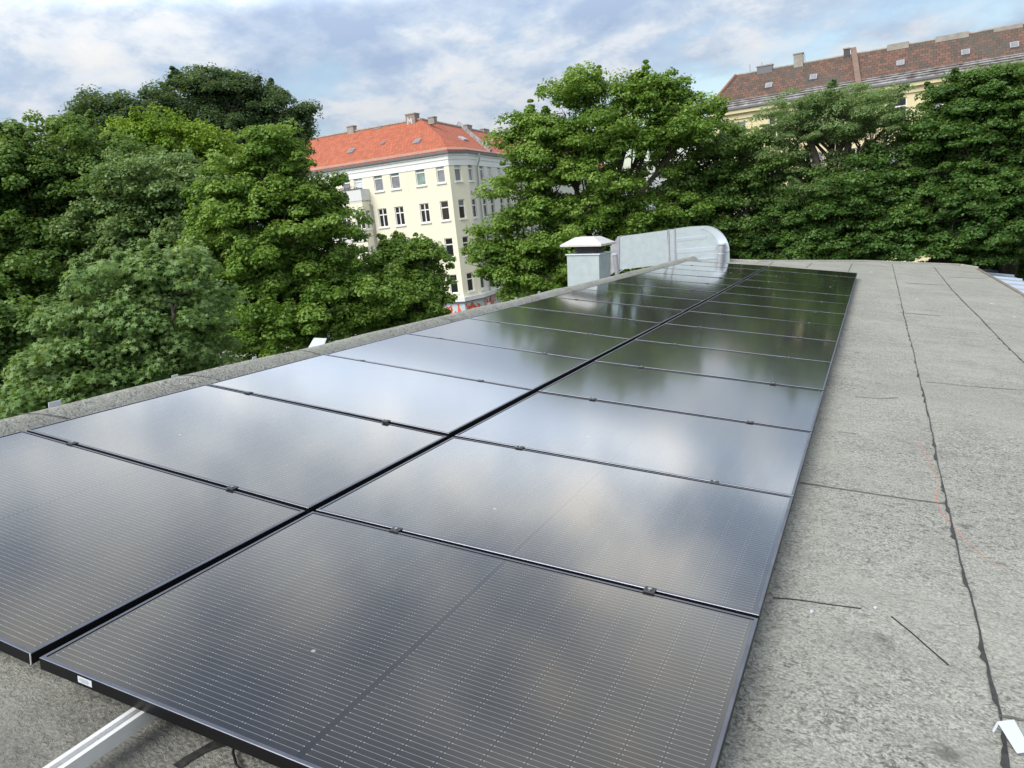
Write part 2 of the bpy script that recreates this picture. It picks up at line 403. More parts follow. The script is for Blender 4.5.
def clamp_parts(parent, x):
    b = MB(); b.box(x-.019, x+.019, -GV-.009, .009, .0005, .004)
    b.box(x-.019, x+.019, -GV+.002, -.002, -.03, .0035)
    o = b.build('clamp', CLAMP, parent, bevel=.0012)
    b2 = MB(); b2.tube([(x, -GV/2, .004), (x, -GV/2, .008)], .007, 10); b2.build('bolt', BOLT, o)
    return o
def panel_matrix(u0, v0):
    c = [np.array([u, v, warp(u, v)]) for u, v in ((u0, v0), (u0+LP, v0), (u0, v0+WP), (u0+LP, v0+WP))]
    x = (c[1]-c[0]+c[3]-c[2]); x /= np.linalg.norm(x); y = (c[2]-c[0]+c[3]-c[1]); y -= (y@x)*x; y /= np.linalg.norm(y); z = np.cross(x, y)
    ctr = sum(c)/4; o = ctr-x*LP/2-y*WP/2
    return M4 @ Matrix([[x[0], y[0], z[0], o[0]], [x[1], y[1], z[1], o[1]], [x[2], y[2], z[2], o[2]], [0, 0, 0, 1]])
proto = empty('solar_panel')
frame_mesh().build('frame', [FRAME, FRAMES], proto)
b = MB(); b.box(.0115, LP-.0115, .0115, WP-.0115, -.006, -.0022); b.build('cell_glass', GLASS, proto)
for x_ in (.385, 1.368): clamp_parts(proto, x_)
ORD = ['nearest', 'second', 'third', 'fourth', 'fifth', 'sixth', 'seventh', 'eighth', 'ninth', 'tenth', 'eleventh', 'twelfth', 'thirteenth', 'farthest']
def copy_tree(o, parent=None):
    c = o.copy(); COL.objects.link(c)
    if parent: c.parent = parent
    for ch in [q for q in list(bpy.data.objects) if q.parent == o and q is not c]: copy_tree(ch, c)
    return c
first = True; panels = {}
for side, u0 in (('right', 0.), ('left', -GU-LP)):
    for i in range(14):
        p = proto if first else copy_tree(proto); first = False
        m = panel_matrix(u0, i*(WP+GV))
        rr = random.Random(i*7+(side == 'left'))
        p.matrix_world = m @ Matrix.Rotation(rad(rr.uniform(-.12, .12)), 4, 'X') @ Matrix.Rotation(rad(rr.uniform(-.1, .1)), 4, 'Y')
        if i == 0: lab = ('nearest black solar panel of the right-hand column, white sticker on its front frame' if side == 'right' else 'nearest black solar panel of the left-hand column, cut by the left picture edge')
        elif i == 13: lab = 'farthest black solar panel of the %s-hand column, at the roof\'s far end' % side
        else: lab = 'black solar panel in the %s-hand column, %s row from the near end' % (side, ORD[i])
        tag(p, lab, 'solar panel', 'black solar panels laid in two columns on the roof'); panels[side, i] = p
        if side == 'left':
            for ch in p.children:
                if ch.name.startswith('clamp'): ch.location.x = -.045
for i in (0,):        # no clamps bridge the front edge: drop them from the first row
    for s_ in ('right', 'left'):
        for ch in [q for q in bpy.data.objects if q.parent == panels[s_, 0] and q.name.startswith('clamp')]:
            ch.location.y = .028-.0; ch.location.z = 0
            ch.location.y = .0
            for g in [q for q in bpy.data.objects if q.parent == ch]: bpy.data.objects.remove(g)
            bpy.data.objects.remove(ch)
# sticker on the nearest right panel's front frame
pr = panels['right', 0]
b = MB(); b.box(.150, .202, -.0012, .0, -.026, -.008); st = b.build('sticker', WHITEP, pr)
b = MB()
for z_, x0, x1 in ((-.013, .158, .186), (-.017, .156, .194), (-.021, .162, .190)):
    x = x0
    rs = random.Random(int(x0*1000))
    while x < x1:
        w_ = rs.uniform(.002, .005); b.box(x, x+w_, -.0016, -.0011, z_-.0011, z_+.0011); x += w_+.0015
b.build('print', mat('sticker_print', (.25, .27, .32), .6), st)
# sliver of light built as a bright strip on the left column's corner joint
pl = panels['left', 0]
b = MB(); b.box(LP-.0015, LP+.001, -.0012, .0015, -.034, -.001); b.build('corner_joint_glint', ALU, pl)

# ------------------------------------------------------------------ rails
def rail(u, label):
    e = empty('mounting_rail', M4, label, 'mounting rail', 'aluminium rails carrying the panels')
    prof = [(-.02, -.04), (.02, -.04), (.02, 0), (.008, 0), (.008, -.012), (.013, -.012), (.013, -.028), (-.013, -.028), (-.013, -.012), (-.008, -.012), (-.008, 0), (-.02, 0)]
    b = MB(); vs_ = [-.62]+[i*1.154-.01 for i in range(0, 15)]
    for v in vs_:
        for (x, z) in prof: b.v.append((u+x, v, -.0358+z+warp(u, max(v, 0))))
    n = len(prof)
    for i in range(len(vs_)-1):
        for k in range(n):
            k2 = (k+1) % n; b.f.append((i*n+k, i*n+k2, (i+1)*n+k2, (i+1)*n+k)); b.mi.append(0); b.uv.append([(0, 0)]*4)
    for i0, i1, i2, i3 in ((0, 1, 7, 6), ): pass
    b.build('profile', ALU, e, bevel=0)
    for k in range(8):
        v = .5+k*2.1; w = warp(u, v); f = MB(); f.box(u-.05, u+.05, v-.06, v+.06, RW+w+.001, RW+w+.012); f.box(u-.015, u+.015, v-.02, v+.02, RW+w+.012, w-.0765); f.build('foot', BLACK, e)
rail(.37, 'bright aluminium rail jutting toward the camera from under the nearest right-hand panel')
rail(1.368, 'aluminium rail hidden under the outer right half of the right-hand panel column')
rail(-.37, 'aluminium rail hidden under the inner half of the left-hand panel column')
rail(-1.37, 'aluminium rail hidden under the outer half of the left-hand column beside the kerb')

# black cable under the front edge
b = MB(); pts = []
c0 = hit(232, 768); 
for px, py, dz in ((248, 738, .03), (238, 745, .02), (233, 756, .008), (236, 768, .008), (246, 782, .008)):
    h = hit(px, py); pts.append((h[0], h[1], RW+warp(h[0], h[1])+.004+dz))
o = b; b.tube(pts, .0035, 8); o = b.build('cable', BLACK, None, smooth=True); o.matrix_world = M4
tag(o, 'black cable looping out from under the nearest right-hand panel', 'cable')

# ------------------------------------------------------------------ small things on the roof
def on_roof(px, py, dz=0): h = hit(px, py, RW+dz); return np.array([h[0], h[1], RW+warp(h[0], h[1])+dz])
def bits(name, pxs, r, m, label, cat, group=None, dz=None, n=6):
    b = MB(); P = [on_roof(*p, (dz or r)) for p in pxs]; out = []
    for a, c in zip(P[:-1], P[1:]):
        for k in range(4): out.append(a+(c-a)*k/4)
    out.append(P[-1]); b.tube(out, r, n)
    o = b.build(name, m); o.matrix_world = M4; return tag(o, label, cat, group)
bits('cable_tie', [(773.5, 597.5), (800, 600), (830, 604.5), (861, 608.5)], .0022, BLACK, 'black cable tie on the membrane, end near the panel edge', 'cable tie', 'black cable ties dropped on the roof')
bits('cable_tie', [(891.5, 616.5), (912, 633), (930, 649), (948.5, 665)], .0022, BLACK, 'black cable tie lying diagonally on open membrane, away from the panels', 'cable tie', 'black cable ties dropped on the roof')
def chalk(pxs, label):
    b = MB(); rs = random.Random(9); P = [on_roof(*p, .0025) for p in pxs]
    for a, c in zip(P[:-1], P[1:]):
        L = np.linalg.norm(c-a); d = (c-a)/L; s_ = np.array([d[1], -d[0], 0])*.0022; t = 0
        b.v += [tuple(a-s_*rs.uniform(.5, 1)), tuple(a+s_*rs.uniform(.5, 1)), tuple(c-s_*rs.uniform(.5, 1)), tuple(c+s_*rs.uniform(.5, 1))] if False else []
        k = int(L/.015)+1
        for i in range(k):
            q = a+d*L*i/k; w_ = rs.uniform(.15, 1.1); b.v += [tuple(q-s_*w_), tuple(q+s_*w_)]
    for i in range(len(b.v)//2-1): b.f.append((2*i, 2*i+1, 2*i+3, 2*i+2)); b.mi.append(0); b.uv.append([(0, 0)]*4)
    o = b.build('chalk_line', RED); o.matrix_world = M4; tag(o, label, 'chalk line', 'faded red marking lines on the roof')
chalk([(918, 442), (930, 462), (938, 480), (936, 500), (943, 514), (953, 526)], 'faded red line running down the membrane left of the tar seam')
chalk([(953, 526), (968, 543), (988, 560), (1012, 573)], 'faded red line crossing the tar seam toward the right edge')
# bent white bracket lower right
e = empty('bent_bracket', M4, 'bent white sheet-metal bracket lying on the roof by the tar seam', 'bracket')
A_, B_, C_, D_ = on_roof(997, 722, .035), on_roof(1014, 720, .035), on_roof(1032, 752, .012), on_roof(1017, 754, .012)
b = MB(); up = np.array([0, 0, .0025]); b.hexa([A_, D_, C_, B_, A_+up, D_+up, C_+up, B_+up]); b.build('plate', WHITEP, e, bevel=.001)
E_ = on_roof(992, 731, .004); G_ = on_roof(994, 733, .004)
b = MB(); b.hexa([E_, G_, A_+(D_-A_)*.08, A_, E_+up, G_+up, A_+(D_-A_)*.08+up, A_+up]); b.build('flange', WHITEP, e)
def chips(name, spots, m, labf, cat, group):
    for i, (px, py, s_, lb) in enumerate(spots):
        rs = random.Random(i+50); c = on_roof(px, py, .004); b = MB(); k = 6
        top = [c+np.array([s_*rs.uniform(.6, 1.2)*math.cos(t*2*math.pi/k), s_*rs.uniform(.5, 1.)*math.sin(t*2*math.pi/k), .003]) for t in range(k)]
        bot = [p-np.array([0, 0, .006]) for p in top]
        b.face(top); 
        for q in range(k): b.face([bot[q], bot[(q+1) % k], top[(q+1) % k], top[q]])
        o = b.build(name, m); o.matrix_world = M4; tag(o, lb, cat, group)
chips('chip', [(811.5, 611.5, .008, 'small white chip below the black cable tie at the panel edge'),
               (875.5, 607.5, .006, 'tiny white chip between the two black cable ties'),
               (992, 303.5, .03, 'white chip lying right of the far tar seam'),
               (871, 272, .03, 'white chip near the far right corner of the panels'),
               (1014, 317, .025, 'white chip beside the right roof edge'),
               (917, 299, .025, 'pale chip between the two tar seams far off')], WHITEP, None, 'debris', 'white chips scattered on the roof')
# tabs along the left kerb
tabs = [(55, 408, 11, 'white tab with a dark hole, nearest of those along the left kerb'), (175, 379, 7, 'small white tab on the kerb, between the holed tab and the tilted plate'),
        (254.5, 359.5, 5, 'tiny white tab just left of the tilted white plate on the kerb'), (370, 336, 5, 'tiny white tab just right of the tilted white plate on the kerb'),
        (421, 325, 5, 'tiny white tab on the kerb below the low sunlit tree'), (452, 318, 5, 'tiny white tab on the kerb left of the graffiti'),
        (489, 306, 6, 'white tab on the kerb right of the graffiti wall'), (516, 300, 5, 'tiny white tab on the kerb between graffiti and metal vent'), (539, 294, 5, 'tiny white tab on the kerb nearest the metal vent box')]
for px, py, s_, lb in tabs:
    d = rray(px, py); k = (-2.052-T[0])/d[0]; P = T+d*k; w_ = s_*k/F/2
    e = empty('kerb_tab', M4 @ Matrix.Translation(Vector(P)), lb, 'bracket', 'white tabs along the outer kerb')
    b = MB(); b.box(-.002, .002, -w_, w_, -w_*3.2, w_*1.1); b.build('plate', WHITEP, e)
    b = MB(); b.tube([(.0021, 0, 0), (.0035, 0, 0)], w_*.22, 8); b.build('hole', BLACK, e)
d = rray(316, 347); k = (-2.045-T[0])/d[0]; P = T+d*k
e = empty('kerb_plate', M4 @ Matrix.Translation(Vector(P)), 'tilted white metal plate standing up on the left kerb, larger than the tabs', 'bracket')
pz = k/F
loc = lambda px, py, dd: tuple(rray(px, py)*(k+dd)+T-P)
q4 = [loc(308, 348, 0), loc(322.5, 348, 0), loc(326, 339, .06), loc(313.5, 338.5, .06)]; th = np.array([.0, .012, .004])
b = MB(); b.hexa(q4+[tuple(np.array(q)+th) for q in q4]); b.build('plate', WHITEP, e)
b = MB(); b.box(-.02, .0, -2*pz, 3*pz, -14*pz, -2*pz); b.build('stem', ALU, e)

# ------------------------------------------------------------------ vent box, duct, pipes
def frame_at(P, zmix, toward=None, yaw=0):
    z = (1-zmix)*np.array([0, 0, 1.])+zmix*ROOFN; z /= np.linalg.norm(z)
    f = (P-CAM); f[2] = 0; c_, s_ = math.cos(yaw), math.sin(yaw); f = np.array([f[0]*c_-f[1]*s_, f[0]*s_+f[1]*c_, 0]); f -= (f@z)*z; f /= np.linalg.norm(f)
    x = np.cross(f, z)
    return Matrix([[x[0], f[0], z[0], P[0]], [x[1], f[1], z[1], P[1]], [x[2], f[2], z[2], P[2]], [0, 0, 0, 1]])
DV = 13.5; s1 = DV/F
P = at(599, 255, DV)                       # near top corner of the vent box
e = empty('roof_vent', frame_at(P, .35, yaw=rad(-20)), 'square sheet-metal vent box with louvred neck and white hipped hood', 'roof vent')
b = MB(); w_ = 34*s1; b.box(-w_, 0, 0, w_*1.0, -1.9, 0); b.build('box', GALV, e, bevel=.006)
b = MB(); b.box(-w_-.02, .02, -.02, w_+.02, .001, .022); b.build('top_flange', GALVL, e, bevel=.003)
b = MB()
for k in range(6): b.box(-w_*.80, -w_*.14, w_*.14, w_*.84, .024+k*.026, .040+k*.026)
b.box(-w_*.76, -w_*.18, w_*.18, w_*.80, .024, .20); b.build('louvred_neck', DARKM, e)
b = MB(); hx0, hx1, hy0, hy1 = -w_*1.15, w_*.12, -w_*.14, w_*1.14; zz = .150; hh = .150; i_ = w_*.34
lo = [(hx0, hy0, zz), (hx1, hy0, zz), (hx1, hy1, zz), (hx0, hy1, zz)]; md = [(p[0], p[1], zz+.035) for p in lo]
tp = [(hx0+i_, hy0+i_, zz+hh), (hx1-i_, hy0+i_, zz+hh), (hx1-i_, hy1-i_, zz+hh), (hx0+i_, hy1-i_, zz+hh)]
b.hexa(lo+md); b.hexa([tuple(np.array(p)+(0, 0, .0005)) for p in md]+tp); b.build('hood', WHITE, e, bevel=.004)

DD = 19.6; s2 = DD/F
P = at(671, 244, DD)
me_ = frame_at(P, .0, yaw=rad(-3))
e = empty('ventilation_duct', me_, 'large galvanised duct with curved right elbow beyond the far left roof corner', 'duct')
def dpx(px, py, y):                        # pixel -> duct local x,z at depth plane y=0
    q = on_plane(px, py, P, np.array([me_[0][1], me_[1][1], me_[2][1]])); v = me_.inverted() @ Vector(q); return (v.x, y, v.z)
hb = .62
def side_prism(b, pix, y0, y1, mi=0):
    A0 = [dpx(*p, y0) for p in pix]; A1 = [dpx(*p, y1) for p in pix]; n = len(pix)
    b.face(A0, mi); b.face(list(reversed(A1)), mi)
    for i in range(n): b.face([A0[i], A1[i], A1[(i+1) % n], A0[(i+1) % n]], mi)
b = MB(); side_prism(b, [(617.5, 270), (617.5, 237.5), (667, 230.8), (669, 264)], 0, hb); b.build('straight_run', GALV, e)
b = MB(); side_prism(b, [(610.5, 275), (610.5, 246.5), (617.3, 237.6), (617.3, 270)], .02, hb-.02); b.build('end_bend', GALVD, e)
b = MB()
side_prism(b, [(617.2, 271), (617.2, 236.8), (619.2, 236.5), (619.2, 271)], -.03, hb+.03)
b.build('flange', GALVD, e)
b = MB(); side_prism(b, [(668.6, 264), (667.4, 230), (668.8, 229.8), (670, 264)], -.03, hb+.03); side_prism(b, [(674.8, 263), (673.6, 229.3), (675, 229), (676.2, 263)], -.03, hb+.03); b.build('flange', GALVD, e)
b = MB(); side_prism(b, [(670.2, 264), (669, 230.4), (673.6, 229.8), (674.8, 264)], -.006, hb); b.build('collar', GALV, e)
# elbow: top line then quarter round down
ax, az, _ = 0, 0, 0
arc = [(675.2, 229.6), (690, 227.6), (705, 226.9)]
for k in range(1, 10):
    t = k/9*math.pi/2; arc.append((705+24.5*math.sin(t), 251-24.1*math.cos(t)))
arc += [(729.8, 275), (676.2, 275)]
b = MB(); side_prism(b, arc, 0, hb+.25); b.build('elbow', GALV, e, smooth=False)
# rim sheet around the elbow and stiffening creases
b = MB(); o_ = arc[2:-2]; inn = [(700.5, 229)]
for k in range(1, 10):
    t = k/9*math.pi/2; inn.append((699+21*math.sin(t), 252-23*math.cos(t)))
for i in range(len(o_)-1):
    p0, p1, q1, q0 = o_[i], o_[i+1], inn[i+1], inn[i]
    b.hexa([dpx(*p0, 0.), dpx(*p1, 0.), dpx(*q1, 0.), dpx(*q0, 0.), dpx(*p0, -.03), dpx(*p1, -.03), dpx(*q1, -.012), dpx(*q0, -.012)])
b.build('rim', GALVL, e)
for (y0, y1, xr) in ((235.5, 238.5, 706), (246.5, 250.5, 716), (257.5, 259.2, 718)):
    b = MB(); a0, a1 = dpx(676.5, y0+3.2, 0), dpx(xr, y0, 0); c0_, c1_ = dpx(676.5, y1+3.2, 0), dpx(xr, y1, 0)
    f_y = lambda p, y: (p[0], y, p[2])
    b.hexa([f_y(c0_, 0), f_y(c1_, 0), f_y(a1, 0), f_y(a0, 0), f_y(c0_, -.006), f_y(c1_, -.006), f_y(a1, -.02), f_y(a0, -.02)]); b.build('crease', GALVL, e)
def vent_pipe(px, ytop, ybot, dist, wpx, tilt, label, ext=0):
    A_ = at(px, ytop, dist); r = wpx*dist/F/2; L = (ybot-ytop)*dist/F+ext
    e = empty('vent_pipe', frame_at(A_, tilt), label, 'vent pipe', 'grey vent pipes near the duct')
    b = MB(); b.tube([(0, 0, -L), (0, 0, 0)], r, 20); b.build('pipe', GALVD, e, smooth=False)
    b = MB(); b.tube([(0, 0, .0), (0, 0, .035)], r*1.35, 20); b.build('cap', GALVL, e)
    b = MB(); b.tube([(0, 0, -L*.42), (0, 0, -L*.42+.02)], r*1.12, 20); b.build('collar', GALVL, e)
    return e
hp = hit(720, 262.5); dpost = float(np.linalg.norm(hp-T))
vent_pipe(721.5, 244.5, 263.2, dpost-.0, 6.2, .75, 'grey vent pipe standing behind the panels, mirrored in the farthest ones', .06)
vent_pipe(615, 255, 276, 15.2, 4.6, -.25, 'short capped vent pipe between the vent box and the duct', 1.2)
b = MB(); q = [at(618, 273, 15.2), at(624, 269, 15.3), at(628, 264.5, 15.5), at(630, 263, 16)]; b.tube(q, .007, 6); o = b.build('stay_wire', GALVL)
tag(o, 'thin bright stay rod slanting up beside the short capped pipe', 'stay rod')

# lower neighbouring roofs (out of sight behind the kerb, carry the vent and duct)
low = empty('lower_extension', M4, 'lower flat extension beyond the left kerb carrying vent and duct', 'building')
b = MB(); q0 = np.array([-2.06, 9.0, -1.5])
for (u0, u1, v0, v1) in ((-4.6, -2.06, 9., 24.),):
    b.face([(u0, v0, -1.75), (u1, v0, -1.75), (u1, v1, -1.75), (u0, v1, -1.75)])
b.build('roof', MEMB, low)
b = MB(); rr_ = [(-4.6, 9.), (-2.06, 9.), (-2.06, 24.), (-4.6, 24.)]
for i in range(4):
    p, q = rr_[i], rr_[(i+1) % 4]; P_, Q_ = M@np.array([*p, -1.75]), M@np.array([*q, -1.75]); P2, Q2 = P_.copy(), Q_.copy(); P2[2] = Q2[2] = GROUND-.2
    b.face([to_roof(P2), to_roof(Q2), to_roof(Q_), to_roof(P_)])
b.build('wall', GREYW, low)
# sheet-metal roof beyond the right edge
def rp(px, py, w): d = rray(px, py); s_ = (w-T[2])/d[2]; return T+d*s_
b = MB(); e = empty('metal_roofed_annex', M4, 'annex with pale blue standing-seam metal roof beyond the right roof edge', 'building')
WL = -.42
a0 = rp(998, 269.5, WL)
u0_, v0_ = 4.72, 6.0; u1_ = float(rp(1024, 281, WL)[0]); v1_ = a0[1]
b.obox((u0_, v0_, WL-.04), (u1_-u0_, 0, -.005), (0, v1_-v0_, 0), (0, 0, .04)); b.build('roof', BLUEMETAL, e)
k = 0; v = v0_
while v < v1_:
    b = MB(); b.obox((u0_, v, WL+.001), (u1_-u0_, 0, -.005), (0, .03, 0), (0, 0, .05)); b.build('standing_seam', mat('seam_metal', (.40, .46, .56), .5, .3) if k == 0 else bpy.data.materials['seam_metal'], e); v += 1.55; k += 1
b = MB(); rr_ = [(u0_, v0_), (u1_, v0_), (u1_, v1_), (u0_, v1_)]
for i in range(4):
    p, q = rr_[i], rr_[(i+1) % 4]; P_, Q_ = M@np.array([*p, WL-.05-(.06 if p[0] > 5 else 0)]), M@np.array([*q, WL-.05-(.06 if q[0] > 5 else 0)]); P2, Q2 = P_.copy(), Q_.copy(); P2[2] = Q2[2] = GROUND-.2
    b.face([to_roof(P2), to_roof(Q2), to_roof(Q_), to_roof(P_)])
b.build('wall', GREYW, e)

# ------------------------------------------------------------------ apartment buildings
UPZ = np.array([0, 0, 1.])
class Facade:
    def __init__(s, P0, P1, ztop, zbot):       # horizontal endpoints (as seen: left to right)
        s.P = np.array([P0[0], P0[1], 0.]); d = np.array([P1[0]-P0[0], P1[1]-P0[1], 0.]); s.L = np.linalg.norm(d); s.d = d/s.L
        s.n = np.array([s.d[1], -s.d[0], 0.])
        if s.n@(CAM-s.P) < 0: s.n = -s.n
        s.zt, s.zb = ztop, zbot
    def pt(s, a, z, out=0): p = s.P+s.d*a+s.n*out; return np.array([p[0], p[1], z])
    def sz(s, px, py, out=0):
        q = on_plane(px, py, s.P+s.n*out, s.n); return float((q-s.P)@s.d), float(q[2])
    def box(s, b, a0, a1, z0, z1, o0, o1, mi=0):
        b.obox(s.pt(a0, z0, o0), s.d*(a1-a0), s.n*(o1-o0), UPZ*(z1-z0), mi)
    def build(s, root, wins, m, base=0.):      # wins: (a_center, z0, z1, width, type, pane)
        b = MB(); S = sorted({0., s.L, *[w[0]-w[3]/2 for w in wins], *[w[0]+w[3]/2 for w in wins]}); Zs = sorted({s.zb, s.zt, *[w[1] for w in wins], *[w[2] for w in wins]})
        S = [x for x in S if 0 <= x <= s.L]
        for i in range(len(S)-1):
            for j in range(len(Zs)-1):
                am, zm = (S[i]+S[i+1])/2, (Zs[j]+Zs[j+1])/2
                if any(abs(am-w[0]) < w[3]/2 and w[1] < zm < w[2] for w in wins): continue
                b.face([s.pt(S[i], Zs[j], base), s.pt(S[i+1], Zs[j], base), s.pt(S[i+1], Zs[j+1], base), s.pt(S[i], Zs[j+1], base)])
        dp = .16
        for w in wins:
            a0, a1, z0, z1 = w[0]-w[3]/2, w[0]+w[3]/2, w[1], w[2]
            for p, q in (((a0, z0), (a1, z0)), ((a1, z0), (a1, z1)), ((a1, z1), (a0, z1)), ((a0, z1), (a0, z0))):
                b.face([s.pt(*p, base), s.pt(*q, base), s.pt(*q, base-dp), s.pt(*p, base-dp)])
        b.build('wall', m, root)
        for w in wins:
            a0, a1, z0, z1 = w[0]-w[3]/2, w[0]+w[3]/2, w[1], w[2]; t = .075
            f = MB()
            for q in ((a0, a1, z0, z0+t), (a0, a1, z1-t, z1), (a0, a0+t, z0+t, z1-t), (a1-t, a1, z0+t, z1-t)): s.box(f, *q, base-dp, base-dp+.07)
            zt = z0+(z1-z0)*.66
            s.box(f, a0+t, a1-t, zt-.05, zt+.05, base-dp, base-dp+.06)
            if w[4] == 'cross': s.box(f, w[0]-.05, w[0]+.05, z0+t, zt-.05, base-dp, base-dp+.058); s.box(f, w[0]-.05, w[0]+.05, zt+.05, z1-t, base-dp, base-dp+.058)
            fo = f.build('window', WFRAME, root)
            p = MB(); p.face([s.pt(a0, z0, base-dp+.012), s.pt(a1, z0, base-dp+.012), s.pt(a1, zt, base-dp+.012), s.pt(a0, zt, base-dp+.012)], 0)
            p.face([s.pt(a0, zt, base-dp+.012), s.pt(a1, zt, base-dp+.012), s.pt(a1, z1, base-dp+.012), s.pt(a0, z1, base-dp+.012)], 1)
            p.build('pane', w[5] if isinstance(w[5], (list, tuple)) else [w[5], w[5]], fo)
            si = MB(); s.box(si, a0-.1, a1+.1, z0-.12, z0-.01, base-.05, base+.12); si.build('sill', WFRAME, fo)
def slope_quad(b, p0, p1, p2, p3, off=0.):
    p0, p1, p2, p3 = map(np.array, (p0, p1, p2, p3)); d = p1-p0; d /= np.linalg.norm(d); n = np.cross(d, p3-p0); n /= np.linalg.norm(n); t = np.cross(n, d)
    if t[2] < 0: t = -t
    b.face([p0, p1, p2, p3], 0, [(float((q-p0)@d)+off, float((q-p0)@t)) for q in (p0, p1, p2, p3)])
def slope_plane(p0, p1, p3):
    n = np.cross(np.array(p1)-p0, np.array(p3)-p0); n /= np.linalg.norm(n); return (n if n[2] > 0 else -n)

# ---- red-roofed corner building
ZE = at(447, 152, 72.)[2]; D1 = 72.
L0 = at_height(250, 181, ZE); L0 = None
C1 = at(447, 152, 72.)
# facade direction from its eaves line
dF = ray(-1055, 384.5); dF[2] = 0; dF /= np.linalg.norm(dF)
def along(P0, d, px):                      # horizontal line from P0 along d, the point above pixel column px at its own height
    lo, hi = -200., 200.
    # solve on plane through camera and pixel column approximated by the projection
    best = None
    for k in range(60):
        m1 = (lo+hi)/2; q = P0+d*m1
        v = M.T@(q-CAM); z = v@FW
        x = 512+F*(v@RT)/z if z > 0 else -1e9
        if (x > px): hi = m1
        else: lo = m1
    return P0+d*(lo+hi)/2
dFr = -dF                                  # towards the right
L0 = along(C1, dFr, 255)
dC = ray(1184, 149.5); dC[2] = 0; dC /= np.linalg.norm(dC)
C2 = along(C1, dC, 465.5)
dG = ray(775, 192.5); dG[2] = 0; dG /= np.linalg.norm(dG)
C3 = C2+dG*75
bld = empty('corner_apartment_building', None, 'cream corner apartment building with bright red tiled roof behind the trees', 'building')
ZB = GROUND
FA = Facade(L0, C1, ZE, ZB); FB = Facade(C1, C2, ZE, ZB); FC = Facade(C2, C3, ZE, ZB)
zt = [FA.sz(389.1, 170.5)[1], FA.sz(394.3, 206.7)[1], FA.sz(398.5, 243)[1]]
st_h = (zt[0]-zt[2])/2; zt = [zt[0]-st_h*k for k in range(5)]
wh = 1.72
colsA = [(345.5, 178.5), (357.6, 176), (377.3, 173), (394, 170.5), (419.3, 166.5), (439.3, 163)]
wA = []
for ci, (px, py) in enumerate(colsA):
    a = FA.sz(px+.8, py+8)[0]
    for r in range(4):
        if ci < 2 and r > 0: continue
        w_ = 1.0 if ci < 5 else .86
        kind = ('cross' if r in (1, 2) and ci < 5 else 'T')
        pane = [[PANEC, PANEG], [PANEC, PANEG], [PANEG, PANEG], [PANEC, PANEL]][max(0, ci-2)] if r == 0 else PANED
        if r == 0 and ci == 0: pane = [PANEC, PANEC]
        if r == 0 and ci == 1: pane = [PANEL, PANEL]
        if r == 2 and ci == 2: pane = PANEC
        wA.append((a, zt[r]-wh, zt[r], w_, kind, pane))
a_ = FA.sz(310, 185)[0]
for r in range(4): wA.append((a_, zt[r]-wh, zt[r], 1., 'T', PANED)); wA.append((a_-3.4, zt[r]-wh, zt[r], 1., 'T', PANED))
FA.build(bld, wA, CREAM)
ab = FB.sz(457.7, 168)[0]; FB.build(bld, [(ab, zt[r]-wh, zt[r], .85, 'T', [PANEC, PANEL] if r == 0 else ([PANED, PANEC] if r == 1 else PANED)) for r in range(4)], CREAM)
wC = []
for px, py in ((470.3, 168), (481.5, 170), (489.3, 171.5), (499, 173), (506, 175), (513, 176), (519, 177)):
    a = FC.sz(px, py)[0]
    for r in range(4): wC.append((a, zt[r]-wh, zt[r], 1.1, 'T', PANEL if r == 0 and px > 485 else (PANEC if r == 0 else PANED)))
aa = wC[-1][0]+3.2
while aa < 72:
    for r in range(4): wC.append((aa, zt[r]-wh, zt[r], 1.1, 'T', PANED))
    aa += 3.2
FC.build(bld, wC[:88], wall_mat('light_cream_render', (.75, .735, .67), (.70, .69, .63)))
# cornice, gutter, guard, roof
def offset_pts(k, z):
    """polyline L0,C1,C2,C3 offset outward by k"""
    fs = [FA, FB, FC]; out = []
    pts = [L0, C1, C2, C3]
    for i, p in enumerate(pts):
        if i == 0: n = FA.n; o_ = n*k
        elif i == 3: n = FC.n; o_ = n*k
        else:
            n1, n2 = fs[i-1].n, fs[i].n; h_ = n1+n2; h_ /= np.linalg.norm(h_); o_ = h_*k/(h_@n1)
        q = np.array(p)+o_; out.append(np.array([q[0], q[1], z]))
    return out
def band(name, k0, k1, z0, z1, m):
    a0, a1, b0, b1 = offset_pts(k0, z0), offset_pts(k1, z0), offset_pts(k0, z1), offset_pts(k1, z1); b = MB()
    for i in range(3):
        b.hexa([a1[i], a1[i+1], a0[i+1], a0[i], b1[i], b1[i+1], b0[i+1], b0[i]])
    return b.build(name, m, bld)
CORN = mat('white_cornice', (.80, .81, .82), .8)
band('cornice', .002, .05, ZE-1.15, ZE-.62, CORN); band('cornice', .002, .11, ZE-.618, ZE-.30, CORN); band('cornice', .002, .20, ZE-.298, ZE-.02, CORN)
band('gutter', .22, .38, ZE-.12, ZE+.06, GUT)
ZR = ZE+4.0; SB = 6.0
e0, r0_ = offset_pts(.3, ZE), offset_pts(-SB, ZR)
def plane_eq(fc, k, z): n = np.array([fc.n[0]*(ZR-ZE), fc.n[1]*(ZR-ZE), (SB+k)]); return n, n@(np.array([*(fc.P+fc.n*k)[:2], z]))
pa, pb, pc = plane_eq(FA, .3, ZE), plane_eq(FB, .3, ZE), plane_eq(FC, .3, ZE)
JN = np.linalg.solve(np.array([pa[0], pb[0], pc[0]]), np.array([pa[1], pb[1], pc[1]]))
AP = np.linalg.solve(np.array([pa[0], pc[0], [0, 0, 1.]]), np.array([pa[1], pc[1], ZR]))
r0_ = [r0_[0], AP, AP, r0_[3]]
